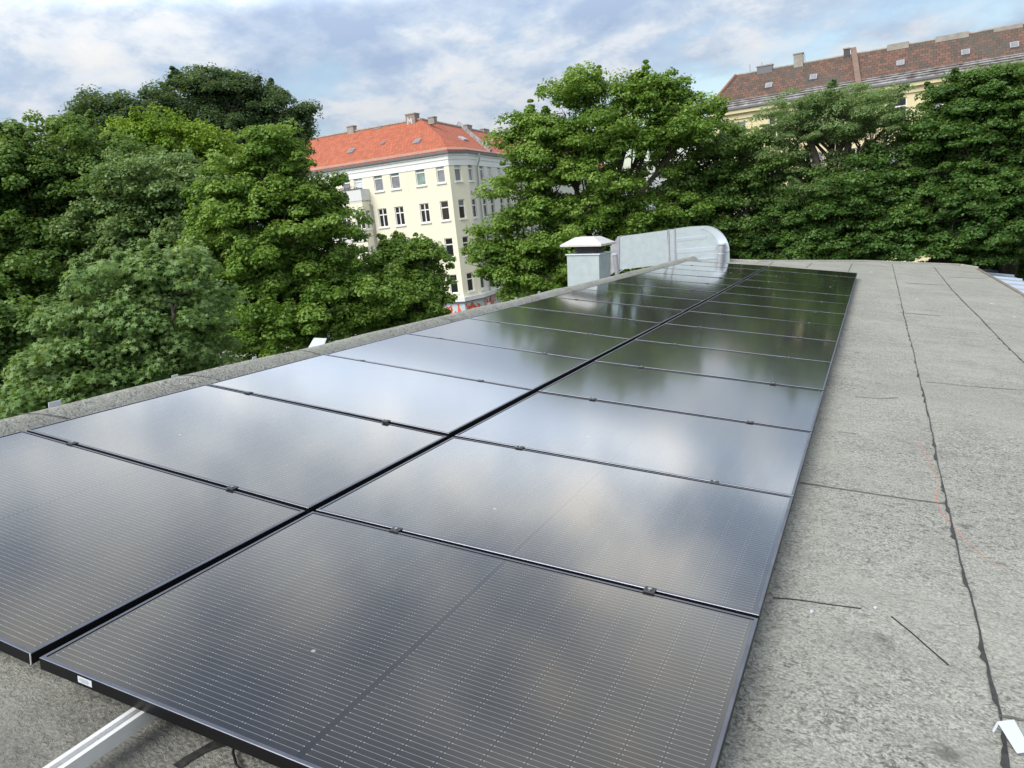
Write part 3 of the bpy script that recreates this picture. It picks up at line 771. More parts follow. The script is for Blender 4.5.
def slope_poly(b, P, off=0.):
    P = [np.array(q) for q in P]; d = P[1]-P[0]; d /= np.linalg.norm(d); n = np.cross(d, P[-1]-P[0]); n /= np.linalg.norm(n); t = np.cross(n, d)
    if t[2] < 0: t = -t
    b.face(P, 0, [(float((q-P[0])@d)+off, float((q-P[0])@t)) for q in P])
b = MB()
slope_poly(b, [e0[0], e0[1], JN, AP, r0_[0]]); slope_poly(b, [e0[1], e0[2], JN], 3.3); slope_poly(b, [e0[2], e0[3], r0_[3], AP, JN], 15.4)
bkA = [FA.pt(0, ZE, -2*SB-1), r0_[0], AP]; nn_ = np.array(FA.pt(FA.L, ZE, -2*SB-1))
qq = np.linalg.solve(np.array([[*FA.n[:2], 0], [*FC.n[:2], 0], [0, 0, 1.]]), np.array([FA.n@(FA.P-FA.n*(2*SB+1)), FC.n@(FC.P-FC.n*(2*SB+1)), ZE]))
b.face([qq, FA.pt(0, ZE, -2*SB-1), r0_[0], AP]); b.face([FC.pt(FC.L, ZE, -2*SB-1), qq, AP, r0_[3]])
roofo = b.build('roof', TILE, bld, uv=True)
b = MB()
for p_, q_ in ((r0_[0], AP), (AP, r0_[3])): b.tube([p_+UPZ*.05, q_+UPZ*.05], .14, 6)
b.build('ridge_cap', CONC, roofo)
def up_slope(i, t, lift): # offset band along the eaves
    return None
g0, g1 = offset_pts(.12, ZE+.16), offset_pts(-.30, ZE+.42); b = MB()
for i in range(3): b.hexa([g0[i], g0[i+1], g1[i+1], g1[i], g0[i]+UPZ*.07, g0[i+1]+UPZ*.07, g1[i+1]+UPZ*.05, g1[i]+UPZ*.05])
b.build('snow_guard', GUARD, roofo)
def skylight(root, px, py, P0, n, d, w_, h_, m_=GUARDB):
    q = on_plane(px, py, P0, n); t = np.cross(n, d); t = t if t[2] > 0 else -t
    b = MB(); b.obox(q-d*w_/2-t*h_/2-n*.05, d*w_, t*h_, n*.2); o = b.build('skylight', GALVD, root)
    b = MB(); b.obox(q-d*w_*.36-t*h_*.36+n*.152, d*w_*.72, t*h_*.72, n*.01); b.build('pane', PANEC, o)
nA = slope_plane(e0[0], e0[1], r0_[0]); nC = slope_plane(e0[2], e0[3], r0_[2])
for px, py in ((351.6, 151.6), (417.5, 142)): skylight(roofo, px, py, e0[1], nA, FA.d, .62, .75)
skylight(roofo, 383.4, 144, e0[1], nA, FA.d, .3, .35)
for px, py in ((463, 139.3), (487.7, 143.4)): skylight(roofo, px, py, e0[2], nC, FC.d, 1.3, .7)
def chimney(root, px, py, Pp, nrm, d, w_, dep, h_, m_, cap=True, zb=None):
    q = on_plane(px, py, Pp, nrm); b = MB(); n_ = np.array([d[1], -d[0], 0])
    z0 = (q[2]-h_) if zb is None else zb
    c = np.array([q[0], q[1], z0])-d*w_/2-n_*dep/2
    b.obox(c, d*w_, n_*dep, UPZ*(q[2]-z0)); o = b.build('chimney', m_, root)
    if cap:
        b = MB(); c2 = np.array([q[0], q[1], q[2]])-d*(w_/2+.05)-n_*(dep/2+.05); b.obox(c2, d*(w_+.1), n_*(dep+.1), UPZ*.10); b.build('chimney_cap', CONC, o)
    return o, q
zb_ = ZR-.6
chimney(roofo, 351.5, 127, r0_[1], FA.n, FA.d, .78, .6, 1, CONC, zb=zb_)
chimney(roofo, 303, 140, r0_[1], FA.n, FA.d, .8, .6, 1, BRICK, zb=zb_)
o, q = chimney(roofo, 379, 129, r0_[1], FA.n, FA.d, .75, .5, 1, BRICK, zb=zb_)
b = MB()
for k in (-.2, 0, .2): b.tube([q+FA.d*k, q+FA.d*k+UPZ*.35], .08, 8)
b.build('chimney_pot', BRICK, o)
o, q = chimney(roofo, 412.2, 114.8, r0_[1], FA.n, FA.d, 1.05, .9, 1, BRICK, zb=zb_)
b = MB(); f0 = q+FA.n*.46
for (x0, z0, x1, z1) in ((-.40, -.95, -.30, -.25), (-.30, -.35, -.12, -.75), (-.12, -.75, .02, -.30), (.02, -.3, .10, -.95), (.2, -.5, .36, -.42)):
    p0 = f0+FA.d*x0+UPZ*z0; p1 = f0+FA.d*x1+UPZ*z1; b.face([p0, p0+FA.d*.09, p1+FA.d*.09, p1])
b.build('painted_marks', PALE, o)
chimney(roofo, 432.3, 118, r0_[1], FA.n, FA.d, .65, .6, 1, CONC, zb=zb_)
for px, py, w_ in ((467.5, 126, 1.5), (484.5, 130, 1.8), (509, 134.5, 2.2)): chimney(roofo, px, py, r0_[2], FC.n, FC.d, w_, .5, 1, CONC, zb=zb_)
# fire wall across the second slope
qa = on_plane(457.8, 124.5, e0[2], nC); qb = on_plane(490.3, 152.3, e0[2], nC)
b = MB(); dd = qb-qa; b.obox(qa-FC.d*.3-nC*.1, FC.d*.55, dd, nC*.42); b.build('fire_wall', GUARDB, roofo)
# downpipes
b = MB(); a = FC.sz(474.6, 158)[0]; b.tube([FC.pt(a, ZE-.1, .5), FC.pt(a, ZE-.7, .45), FC.pt(a-.0, ZE-1.3, .14), FC.pt(a, ZB, .14)], .07, 8); b.build('downpipe', PIPE, bld)
# projecting bay with balcony
aR = FA.sz(370.5, 200)[0]; aL = FA.sz(331, 205)[0]; pr_ = 1.3
BF = Facade(FA.pt(aL, 0, pr_), FA.pt(aR-.05, 0, pr_), zt[0]-st_h+.45, ZB)
zf = BF.sz(352, 190)[1]
BF.zt = zf-1.05
wB = []
for px in (343.5, 357.5):
    a = BF.sz(px+1.5, 213)[0]
    for r in (1, 2, 3): wB.append((a, zt[r]-wh, zt[r]-.02, 1.05, 'cross', PANED))
BF.build(bld, wB, CREAM)
b = MB(); S0, S1 = FA.pt(aR-.05, 0, .002), FA.pt(aR-.05, 0, pr_)
SF = Facade(FA.pt(aR-.05, 0, pr_), FA.pt(aR-.05, 0, .0), BF.zt, ZB)
SF.n = FA.d.copy(); SF.build(bld, [(.62, zt[r]-wh, zt[r]-.02, .5, 'T', PANEC) for r in (1, 2)], CREAM)
for (z0, z1, nm) in ((zf-1.05, zf, 'balcony_parapet'),):
    b = MB(); BF.box(b, -.05, BF.L+.05, z0+.002, z1, -.12, .06); b.obox(BF.pt(BF.L-.07, z0+.002, -.12), BF.d*.12, -BF.n*(pr_-.14), UPZ*(z1-z0-.002)); b.obox(BF.pt(-.05, z0+.002, -.12), BF.d*.12, -BF.n*(pr_-.14), UPZ*(z1-z0-.002)); o = b.build(nm, PALE, bld)
    b = MB(); BF.box(b, -.10, BF.L+.12, z1+.002, z1+.09, -.16, .12); b.build('coping', GUT, o)
    b = MB(); BF.box(b, -.02, BF.L+.0, z0-.14, z0-.002, -pr_+.02, .02); b.build('slab', PALE, o)
for r in (1, 2):
    z1 = zt[r]-wh-.14; b = MB(); BF.box(b, -.03, BF.L+.04, z1-1.0, z1-.09, .003, .07); o = b.build('parapet_band', PALE, bld)
    b = MB(); BF.box(b, -.08, BF.L+.08, z1-.088, z1, .003, .13); b.build('coping', GUT, o)
b = MB(); rs = random.Random(3)
for k in range(160):
    a = rs.uniform(.3, BF.L-.2); p = BF.pt(a, zf+.1+rs.uniform(0, .22)*(.4+.6*abs(math.sin(a*2.2))), rs.uniform(-.1, .14)); s_ = .05
    v1 = np.array([rs.gauss(0, 1) for _ in range(3)]); v1 /= np.linalg.norm(v1); v2 = np.cross(v1, [rs.gauss(0, 1) for _ in range(3)]); v2 /= np.linalg.norm(v2)
    b.face([p-v1*s_, p+v2*s_, p+v1*s_, p-v2*s_])
b.build('balcony_flowers', mottled('dry_flowers', (.22, .08, .05), (.10, .13, .05), 9, .8), bld)
b = MB(); a = FA.sz(372.2, 204)[0]; b.tube([FA.pt(a-.5, zf-1.3, .3), FA.pt(a, zf-1.5, .12), FA.pt(a, ZB, .12)], .06, 8); b.build('downpipe', PIPE, bld)
# right facade loggias (partly hidden)
for r in (0, 1, 2):
    for px0, px1 in ((485.8, 493.5), (501, 509)):
        a0, a1 = FC.sz(px0, 200)[0], FC.sz(px1, 200)[0]; z1 = zt[r]-wh+.1
        b = MB(); FC.box(b, a0, a1, z1-1., z1, .003, .9); o = b.build('balcony_parapet', PALE, bld); b = MB(); FC.box(b, a0-.05, a1+.05, z1+.002, z1+.08, -.0, .95); b.build('coping', GUT, o)
# shop front with graffiti
zs = FB.sz(460, 301.5)[1]
band('shop_ledge', .003, .35, zs-.05, zs+.32, PALE)
band('shop_ledge', .003, .28, zs-.14, zs-.052, GUT)
band('shop_wall', .003, .06, ZB, zs-.142, mottled('pale_blue_render', (.42, .50, .56), (.52, .58, .62), 1.3, .8))
gm = mat('red_graffiti', (.62, .10, .05), .7); gy = mat('yellow_graffiti', (.62, .50, .12), .7)
def graffiti(fc, a0, a1, ztop, m_, seed, h_=1.1, th=.16):
    rs = random.Random(seed); b = MB(); a = a0
    while a < a1:
        pts = [(a+rs.uniform(-.1, .5), ztop-rs.uniform(0, h_)) for _ in range(5)]
        for p, q in zip(pts[:-1], pts[1:]):
            d = np.array([q[0]-p[0], q[1]-p[1]]); L = np.linalg.norm(d)+1e-6; t = np.array([-d[1], d[0]])/L*th/2
            k = .068+.002*rs.random()
            b.face([fc.pt(p[0]-t[0], p[1]-t[1], k), fc.pt(q[0]-t[0], q[1]-t[1], k), fc.pt(q[0]+t[0], q[1]+t[1], k), fc.pt(p[0]+t[0], p[1]+t[1], k)])
        a += .38
    b.build('graffiti', m_, bld)
graffiti(FB, .15, FB.L-.6, zs-.25, gm, 1); graffiti(FC, .3, 7., zs-.2, gm, 2, .9); graffiti(FB, .2, FB.L-.4, zs-1.4, gy, 3, .4, .1); graffiti(FA, FA.L-2.6, FA.L-.5, zs-.3, gm, 5)

# ---- right building with weathered roof
bl2 = empty('long_apartment_building', None, 'long yellow apartment building with weathered brown tiled roof behind the right-hand trees', 'building')
ZE2 = CAM[2]+7.4
K0 = at_height(711, 112.5, ZE2)
d2 = -ray(-900, 368.); d2[2] = 0; d2 /= np.linalg.norm(d2)
K1 = K0+d2*62
G1 = Facade(K0, K1, ZE2, ZB)
w2 = []
zr1 = G1.sz(898, 98.)[1]; a9 = G1.sz(898, 104)[0]
for r in range(5):
    for k in range(-5, 9):
        a = a9+k*3.1
        if 1 < a < 60 and len(w2) < 70: w2.append((a, zr1-r*3.4-1.9, zr1-r*3.4, 1.25, 'cross' if k % 2 else 'T', PANEC if (k+r) % 3 else PANED))
G1.build(bl2, w2, CREAM2)
n0 = -G1.n
S0 = K0+n0*13; G2 = Facade(S0, K0, ZE2, ZB); G2.build(bl2, [(a, zr1-r*3.4-1.9, zr1-r*3.4, 1.1, 'T', PANED) for a in (3, 6.5, 10) for r in range(4)], CREAM2)
def b2box(nm, a0, a1, z0, z1, o0, o1, m_, root=bl2):
    b = MB(); G1.box(b, a0, a1, z0, z1, o0, o1); return b.build(nm, m_, root)
b2box('cornice', -.1, 62, ZE2-.9, ZE2-.45, .003, .12, CREAM2); b2box('cornice', -.2, 62, ZE2-.448, ZE2-.12, .003, .4, CREAM2)
b2box('gutter', -.4, 62, ZE2-.118, ZE2+.05, .35, .55, GUT)
H2 = 3.1; SB2 = 3.1; hip = 1.6
e_0, e_1 = G1.pt(-.4, ZE2, .5), G1.pt(62, ZE2, .5); t_0, t_1 = G1.pt(hip, ZE2+H2, -SB2), G1.pt(62, ZE2+H2, -SB2)
b = MB(); slope_quad(b, e_0, e_1, t_1, t_0)
h0, h1 = G1.pt(-.4, ZE2, -13), G1.pt(hip, ZE2+H2, -10); slope_quad(b, h0, e_0, t_0, h1)
slope_quad(b, G1.pt(62, ZE2, -13.5), h0, h1, G1.pt(62, ZE2+H2, -10)); b.face([t_0, t_1, G1.pt(62, ZE2+H2+.3, -10), G1.pt(hip, ZE2+H2+.3, -10)])
rf2 = b.build('roof', TILEB, bl2, uv=True)
n2 = slope_plane(e_0, e_1, t_0); tt = (t_0-G1.pt(hip, ZE2, .5)); tt /= np.linalg.norm(tt)
b = MB(); b.obox(e_0+n2*.012, (e_1-e_0), tt*.92, n2*.05)
for k in range(3): b.obox(e_0+n2*.055+tt*(.2+.3*k), (e_1-e_0), tt*.06, n2*.12)
b.build('zinc_flashing', GUARDB, rf2)
b = MB(); b.tube([t_0+UPZ*.03, t_1+UPZ*.03], .12, 6); b.build('ridge_cap', CONC, rf2)
b = MB(); b.tube([e_0+UPZ*.1, t_0+UPZ*.05], .15, 6); b.build('hip_cap', mottled('red_hip_tiles', (.27, .13, .10), (.19, .11, .09), 2, .8), rf2)
for px, py in ((769, 86.3), (813.5, 78), (900.5, 64), (965.5, 53.3), (1014.3, 46)): skylight(rf2, px, py, e_0, n2, G1.d, .58, .66)
qa = on_plane(853.5, 50.5, e_0, n2); qb = on_plane(858.8, 87.5, e_0, n2); b = MB(); b.obox(qa-G1.d*.2-n2*.1, G1.d*.42, (qb-qa), n2*.4); b.build('fire_wall', mottled('brick_fire_wall', (.22, .15, .12), (.17, .125, .11), 3, .9), rf2)
for px, py, w_, m_ in ((798.5, 54.5, .75, CONC), (846.8, 49.5, .45, DARKM), (898, 43.5, 1.6, CONC), (952, 34.5, 2.3, CONC), (1008, 26., 1.9, CONC), (765, 66.5, 1.3, GUT)):
    chimney(rf2, px, py, t_0, G1.n, G1.d, w_, .5, 1, m_, cap=(px < 850), zb=ZE2+H2-.5)
for px in (750, 762, 805): 
    q = on_plane(px, 70-(px-750)*.1, t_0, G1.n); b = MB(); b.tube([np.array([q[0], q[1], ZE2+H2-.2]), np.array([q[0], q[1], ZE2+H2+.75])], .02, 5); b.build('aerial', GUT, rf2)
for a in (a9-14, a9-1.9, a9+13): b = MB(); b.tube([G1.pt(a, ZE2-.1, .45), G1.pt(a, ZE2-1., .15), G1.pt(a, ZB, .15)], .07, 8); b.build('downpipe', PIPE, bl2)

# ------------------------------------------------------------------ ground
b = MB(); R_ = 1500.; b.face([(-R_, -R_, GROUND), (R_, -R_, GROUND), (R_, R_, GROUND), (-R_, R_, GROUND)]); tag(b.build('ground', GRASS), kind='structure')
mid = (C1+K0)/2
def flat_strip(name, P0, P1, w_, z, m_):
    P0, P1 = np.array(P0, float), np.array(P1, float); d = P1-P0; d[2] = 0; d /= np.linalg.norm(d); n = np.array([d[1], -d[0], 0])*w_/2; b = MB()
    q = [P0-n, P1-n, P1+n, P0+n]; b.face([(p[0], p[1], z) for p in q]); tag(b.build(name, m_), kind='structure')
flat_strip('street', FA.pt(-30, 0, 9.5), FA.pt(FA.L+60, 0, 9.5), 9, GROUND+.006, ASPH)
b = MB(); FA.box(b, -30, FA.L+60, GROUND-.1, GROUND+.12, .1, 4.6); tag(b.build('pavement', PAVE), kind='structure')
flat_strip('courtyard_path', (-40, 34, 0), (40, 40, 0), 5, GROUND+.012, PAVE)

# ------------------------------------------------------------------ trees
LT = {
 'mid':    leaf_mat('leaf_mid_green', (0.083, 0.165, 0.045), (0.141, 0.258, 0.067), (0.233, 0.373, 0.114)),
 'bright': leaf_mat('leaf_bright_green', (0.099, 0.208, 0.036), (0.185, 0.323, 0.059), (0.319, 0.482, 0.122)),
 'lime':   leaf_mat('leaf_lime_green', (0.118, 0.232, 0.026), (0.210, 0.357, 0.041), (0.335, 0.482, 0.067)),
 'dark':   leaf_mat('leaf_dark_green', (0.042, 0.092, 0.048), (0.071, 0.133, 0.070), (0.118, 0.191, 0.101)),
 'maple':  leaf_mat('leaf_maple_green', (0.118, 0.215, 0.067), (0.200, 0.333, 0.114), (0.335, 0.465, 0.201)),
 'pale':   leaf_mat('leaf_pale_green', (0.125, 0.215, 0.078), (0.200, 0.315, 0.122), (0.300, 0.432, 0.201)),
 'deep':   leaf_mat('leaf_deep_green', (0.051, 0.125, 0.036), (0.092, 0.191, 0.048), (0.167, 0.299, 0.078)),
}
def make_leaves(rng, centers, crad, per, size, shape, cvar, flat=.62, up=.75, drape=0.):
    nC = len(centers); N = nC*per
    idx = np.repeat(np.arange(nC), per)
    d = rng.normal(size=(N, 3)); d /= np.linalg.norm(d, axis=1)[:, None]
    d[:, 2] = np.where(d[:, 2] < -.25, -d[:, 2]*rng.uniform(-.6, 1, N), d[:, 2])
    rr = crad[idx]*(rng.uniform(.12, 1., N)**.33)
    off = d*rr[:, None]; off[:, 2] *= flat; off[:, 2] -= drape*(off[:, 0]**2+off[:, 1]**2)
    pos = centers[idx]+off
    nrm = d*.75+np.array([0, 0, up])+rng.normal(size=(N, 3))*.45; nrm /= np.linalg.norm(nrm, axis=1)[:, None]
    a = rng.normal(size=(N, 3)); a[:, 2] -= .5; a -= (a*nrm).sum(1)[:, None]*nrm; a /= np.linalg.norm(a, axis=1)[:, None]
    bb = np.cross(nrm, a)
    s = size*rng.uniform(.65, 1.3, N)
    if shape == 'maple':
        tpl = np.array([(0, 0, -.5), (.12, 0, -.12), (.48, 0, -.22), (.30, 0, .02), (.52, 0, .26), (.16, 0, .20), (0, 0, .62), (-.16, 0, .20), (-.52, 0, .26), (-.30, 0, .02), (-.48, 0, -.22), (-.12, 0, -.12)])
        tpl = np.stack([tpl[:, 0], -np.abs(tpl[:, 0])*.25, tpl[:, 2]], 1)
    elif shape == 'long':
        tpl = np.array([(0, 0, -.9), (.24, .05, -.3), (.22, .05, .4), (0, 0, .9), (-.22, .05, .4), (-.24, .05, -.3)]); tpl[:, 1] *= -1
    else:
        tpl = np.array([(0, 0, -.55), (.42, -.10, -.18), (.36, -.10, .28), (0, 0, .62), (-.36, -.10, .28), (-.42, -.10, -.18)])
    k = len(tpl)
    V = pos[:, None, :]+s[:, None, None]*(tpl[None, :, 0:1]*bb[:, None, :]+tpl[None, :, 1:2]*nrm[:, None, :]+tpl[None, :, 2:3]*a[:, None, :])
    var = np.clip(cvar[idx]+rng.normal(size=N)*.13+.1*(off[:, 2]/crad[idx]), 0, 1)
    return V.reshape(-1, 3), k, N, var
def leaf_object(name, V, k, N, var, m, parent):
    me = bpy.data.meshes.new(name); me.vertices.add(N*k); me.vertices.foreach_set('co', V.astype(np.float32).ravel())
    me.loops.add(N*k); me.loops.foreach_set('vertex_index', np.arange(N*k, dtype=np.int32))
    me.polygons.add(N); me.polygons.foreach_set('loop_start', np.arange(0, N*k, k, dtype=np.int32)); me.polygons.foreach_set('loop_total', np.full(N, k, dtype=np.int32))
    me.update(calc_edges=True); me.materials.append(m)
    at_ = me.attributes.new('var', 'FLOAT', 'FACE'); at_.data.foreach_set('value', var.astype(np.float32))
    o = bpy.data.objects.new(name, me); COL.objects.link(o); o.parent = parent; return o
NLEAF = 0
def tree(label, lobes, dist, kind, seed, leaf=.15, clump=.5, per=60, shape='oval', dens=1., cat='tree', trunk_px=None, flat=.6, drape=0., openness=0., inner=.5, tr=.22, trunkm=BARK, bough=.95, bflat=.82, dy=0):
    """lobes: (px, py, rx, ry[, ddist]) in pixels at the given distance: each one a real ellipsoid of foliage in space"""
    global NLEAF
    clump *= .95; leaf *= .56; per = int(per*1.95); flat = min(flat*1.45, .9)
    rng = np.random.default_rng(seed); s = dist/F
    C = []; R = []
    for l in lobes:
        dd = dist+(l[4] if len(l) > 4 else 0); C.append(at(l[0], l[1]+dy, dd)); R.append((l[2]*dd/F, l[3]*dd/F))
    cen = []; cr = []; cv = []; innc = []
    R = [(a*.86, b*.76) for a, b in R]
    for c, (rx, rz) in zip(C, R):
        Rv = np.array([rx, rx, rz]); rb = bough*min(1., .30+.5*min(rx, rz)/bough*.7)
        area = 4*math.pi*((rx*rx+2*rx*rz)/3); nb_ = int(area/(rb**2)*.52*dens)+4
        d = rng.normal(size=(nb_*2, 3)); d /= np.linalg.norm(d, axis=1)[:, None]
        # spread the boughs evenly: keep the ones that are not too near an earlier one
        keepi = []
        for q in range(len(d)):
            if all(np.linalg.norm((d[q]-d[w_])*Rv) > rb*.95 for w_ in keepi): keepi.append(q)
            if len(keepi) >= nb_: break
        for q in keepi:
            dq = d[q]; rad_ = rng.uniform(.72, .98)*(rng.uniform(1.04, 1.2) if rng.uniform() < .12 else 1.)
            bc = c+dq*rad_*Rv
            skip = False
            for c2, (rx2, rz2) in zip(C, R):
                if c2 is c: continue
                if (((bc-c2)/np.array([rx2, rx2, rz2]))**2).sum() < .45: skip = True
            if skip or rng.uniform() < openness: continue
            if ((bc-c)@(c-CAM))/np.linalg.norm(c-CAM) > rx*.5 and rng.uniform() < .5: continue
            br = rb*rng.uniform(.65, 1.25); n = max(5, int(2.6*(br/clump)**2))
            dd_ = rng.normal(size=(n, 3)); dd_ /= np.linalg.norm(dd_, axis=1)[:, None]
            dd_[:, 2] = np.where(dd_[:, 2] < -.1, -dd_[:, 2]*rng.uniform(-.25, 1, n), dd_[:, 2])
            dd_ += dq*.35
            p = bc+dd_*(rng.uniform(.55, 1., n)**.6)[:, None]*np.array([br, br, br*bflat])
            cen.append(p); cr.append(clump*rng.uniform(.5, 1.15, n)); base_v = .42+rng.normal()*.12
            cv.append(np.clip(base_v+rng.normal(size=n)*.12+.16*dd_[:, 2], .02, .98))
            # shoots sticking out
            if rng.uniform() < .18:
                t = dq+np.array([0, 0, .8])+rng.normal(size=3)*.3; t /= np.linalg.norm(t)
                ks = np.arange(4); cen.append(bc+t*(br*.6+ks[:, None]*clump*.38)+rng.normal(size=(4, 3))*.03); cr.append(clump*np.array([.6, .5, .38, .22])); cv.append(np.full(4, min(.95, base_v+.12)))
        m_ = int(area/(clump**2)*inner*.9); d = rng.normal(size=(m_, 3)); d /= np.linalg.norm(d, axis=1)[:, None]; innc.append(c+d*(rng.uniform(.25, .68, m_))[:, None]*Rv)
    cen = np.concatenate(cen); cr = np.concatenate(cr); cv = np.concatenate(cv); innc = np.concatenate(innc)
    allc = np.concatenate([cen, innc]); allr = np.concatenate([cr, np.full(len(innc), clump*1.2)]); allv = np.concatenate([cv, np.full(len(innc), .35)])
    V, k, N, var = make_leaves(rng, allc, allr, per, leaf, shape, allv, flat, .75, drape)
    top = max(C, key=lambda c: c[2]); ctr = sum(C)/len(C)
    base = np.array([ctr[0], ctr[1], GROUND]) if trunk_px is None else at(*trunk_px, dist); base[2] = GROUND
    root = empty('tree', Matrix.Translation(Vector(base)), label, cat)
    V = V-base
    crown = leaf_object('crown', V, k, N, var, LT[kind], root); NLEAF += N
    # trunk and limbs
    b = MB(); rs = random.Random(seed); fork = np.array([0, 0, (min(c[2]-r[1] for c, r in zip(C, R))-GROUND)*.9+1.0]); fork[2] = max(fork[2], 2.2)
    hh = fork[2]; b.tube([(0, 0, -.1), (.03, .02, .4), (.06*rs.uniform(-1, 1), .05, hh*.5), (0, 0, hh)], [tr*1.35, tr*1.05, tr*.92, tr*.8], 10); b.build('trunk', trunkm, root, smooth=True)
    b = MB()
    for c, (rx, rz) in zip(C, R):
        tgt = (c-base); p0 = fork.copy(); mid_ = p0+(tgt-p0)*.5+np.array([rs.gauss(0, .3), rs.gauss(0, .3), .3])
        b.tube([p0-np.array([0, 0, .3]), mid_, tgt], [tr*.6, tr*.4, tr*.25], 7)
        nb = 9
        for k_ in range(nb):
            d = np.array([rs.gauss(0, 1), rs.gauss(0, 1), abs(rs.gauss(.2, .8))]); d /= np.linalg.norm(d)
            st_ = mid_+(tgt-mid_)*rs.random(); en = tgt+d*np.array([rx, rx, rz])*.92
            m2 = (st_+en)/2+np.array([rs.gauss(0, .15), rs.gauss(0, .15), rs.gauss(.1, .15)])
            b.tube([st_, m2, en], [tr*.22, tr*.12, tr*.04], 5, caps=False)
            for j in range(3):
                d3 = d+np.array([rs.gauss(0, .6), rs.gauss(0, .6), rs.gauss(0, .5)]); e3 = m2+(en-m2)*rs.uniform(.1, .6)
                b.tube([e3, e3+d3*min(rx, rz)*.45], [tr*.08, tr*.02], 4, caps=False)
    b.build('limbs', trunkm, root, smooth=True)
    return root
# --- left group
tree('tall dark green tree, highest of the left-hand group, against the sky', [(232, 108, 46, 40), (200, 100, 32, 34), (268, 118, 38, 30), (235, 150, 62, 45), (197, 82, 12, 14), (222, 84, 18, 17), (292, 120, 16, 14), (250, 98, 22, 15), (175, 118, 18, 30)], 38, 'dark', 11, dy=9, bough=.72, openness=.12, leaf=.16, clump=.52, per=60, dens=1.1, tr=.35)
tree('thin-topped grey-green tree behind, left of the tall dark tree', [(112, 118, 38, 22), (82, 135, 26, 16), (130, 145, 45, 34), (150, 112, 18, 20)], 36, 'dark', 12, dy=6, bough=.7, leaf=.17, clump=.5, per=42, openness=.3, tr=.25)
tree('broad mid-green tree filling the far left edge', [(40, 168, 58, 36), (5, 215, 60, 60), (75, 225, 62, 62), (30, 290, 85, 70), (112, 185, 40, 36), (-25, 160, 40, 30), (100, 300, 60, 60)], 24, 'mid', 13, bough=.8, leaf=.13, clump=.36, per=70, dens=1.05, tr=.3)
tree('yellow-green tree between the tall dark tree and the paler ones', [(150, 152, 40, 28), (195, 162, 36, 30), (128, 170, 30, 22), (222, 172, 28, 24), (170, 200, 50, 36)], 30, 'lime', 14, leaf=.14, clump=.42, per=64, tr=.25)
tree('pale green tree in the middle of the left-hand group', [(150, 196, 45, 34), (128, 230, 40, 40), (190, 220, 38, 40), (160, 270, 60, 50), (215, 300, 50, 55)], 22, 'pale', 15, bough=.7, leaf=.12, clump=.34, per=66, tr=.25)
tree('bright green clump-leaved tree right of the left group, rising beside the red roof', [(268, 152, 22, 24), (250, 200, 44, 36), (300, 195, 34, 36), (225, 215, 26, 24), (275, 250, 70, 55), (322, 228, 20, 26), (340, 280, 32, 36), (290, 320, 90, 46), (230, 290, 36, 50), (368, 305, 42, 36)], 19, 'bright', 16, bough=.62, leaf=.115, clump=.29, per=64, dens=1.1, flat=.85, tr=.28)
tree('low bright green tree in front of the cream corner building', [(408, 272, 30, 28), (385, 290, 36, 34), (427, 292, 24, 30), (402, 318, 48, 28), (425, 255, 12, 12), (393, 257, 12, 13)], 20, 'bright', 17, bough=.5, leaf=.115, clump=.27, per=60, dens=1.1, flat=.85, tr=.2)
tree('near maple with light star-shaped leaves above the left kerb', [(145, 302, 52, 40), (180, 325, 36, 36), (110, 335, 45, 36), (80, 375, 45, 30), (150, 365, 60, 32), (195, 352, 26, 26), (165, 278, 26, 18), (45, 400, 34, 24)], 11.5, 'maple', 18, bough=.5, leaf=.135, clump=.25, per=34, shape='maple', dens=1.1, flat=.6, tr=.06)
tree('small dense tree at the left picture edge below the broad tree', [(2, 345, 42, 32), (22, 385, 30, 30), (-25, 390, 50, 40)], 14, 'mid', 19, bough=.5, leaf=.11, clump=.26, per=60, tr=.12)
# --- middle group
tree('large bright green tree behind the vent box, hiding the red roof end', [(600, 120, 60, 44), (560, 150, 44, 36), (527, 146, 24, 24), (655, 118, 44, 40), (535, 195, 40, 34), (505, 238, 34, 28), (560, 235, 62, 44), (620, 190, 62, 60), (545, 275, 50, 30), (690, 120, 26, 32), (492, 262, 20, 22), (585, 90, 26, 16), (640, 88, 22, 14), (672, 92, 16, 14), (528, 122, 12, 14), (600, 262, 60, 30)], 29, 'bright', 21, dy=7, bough=1.0, bflat=.72, leaf=.15, clump=.46, per=60, flat=.5, dens=1.0, openness=.15, inner=.34, tr=.22)
tree('darker green tree between the large tree and the feathery one', [(700, 175, 52, 44), (745, 172, 46, 36), (670, 225, 50, 38), (725, 225, 62, 42), (770, 190, 26, 40), (775, 235, 28, 28), (712, 152, 28, 20)], 31, 'mid', 22, leaf=.15, clump=.46, per=60, flat=.55, openness=.12, inner=.3, tr=.3)
tree('feathery light green tree with open crown showing its dark limbs', [(830, 104, 34, 16), (800, 118, 34, 16), (862, 116, 36, 16), (788, 150, 28, 16), (870, 145, 30, 22), (835, 128, 50, 14), (815, 190, 40, 22)], 30, 'pale', 23, leaf=.10, clump=.42, per=66, shape='long', flat=.35, openness=.42, inner=.12, tr=.3)
tree('dark green tree right of centre beneath the feathery crown', [(850, 195, 50, 36), (810, 225, 42, 38), (880, 225, 60, 42), (835, 250, 60, 26), (925, 205, 36, 40), (790, 262, 40, 22)], 30, 'deep', 24, leaf=.135, clump=.38, per=62, flat=.5, tr=.25)
tree('dense green maple right of the visible cream wall window', [(955, 122, 34, 30), (928, 160, 34, 32), (965, 165, 44, 44), (905, 172, 20, 22), (962, 102, 28, 16), (940, 225, 60, 45)], 30, 'deep', 25, dy=4, leaf=.14, clump=.40, per=62, flat=.45, tr=.28)
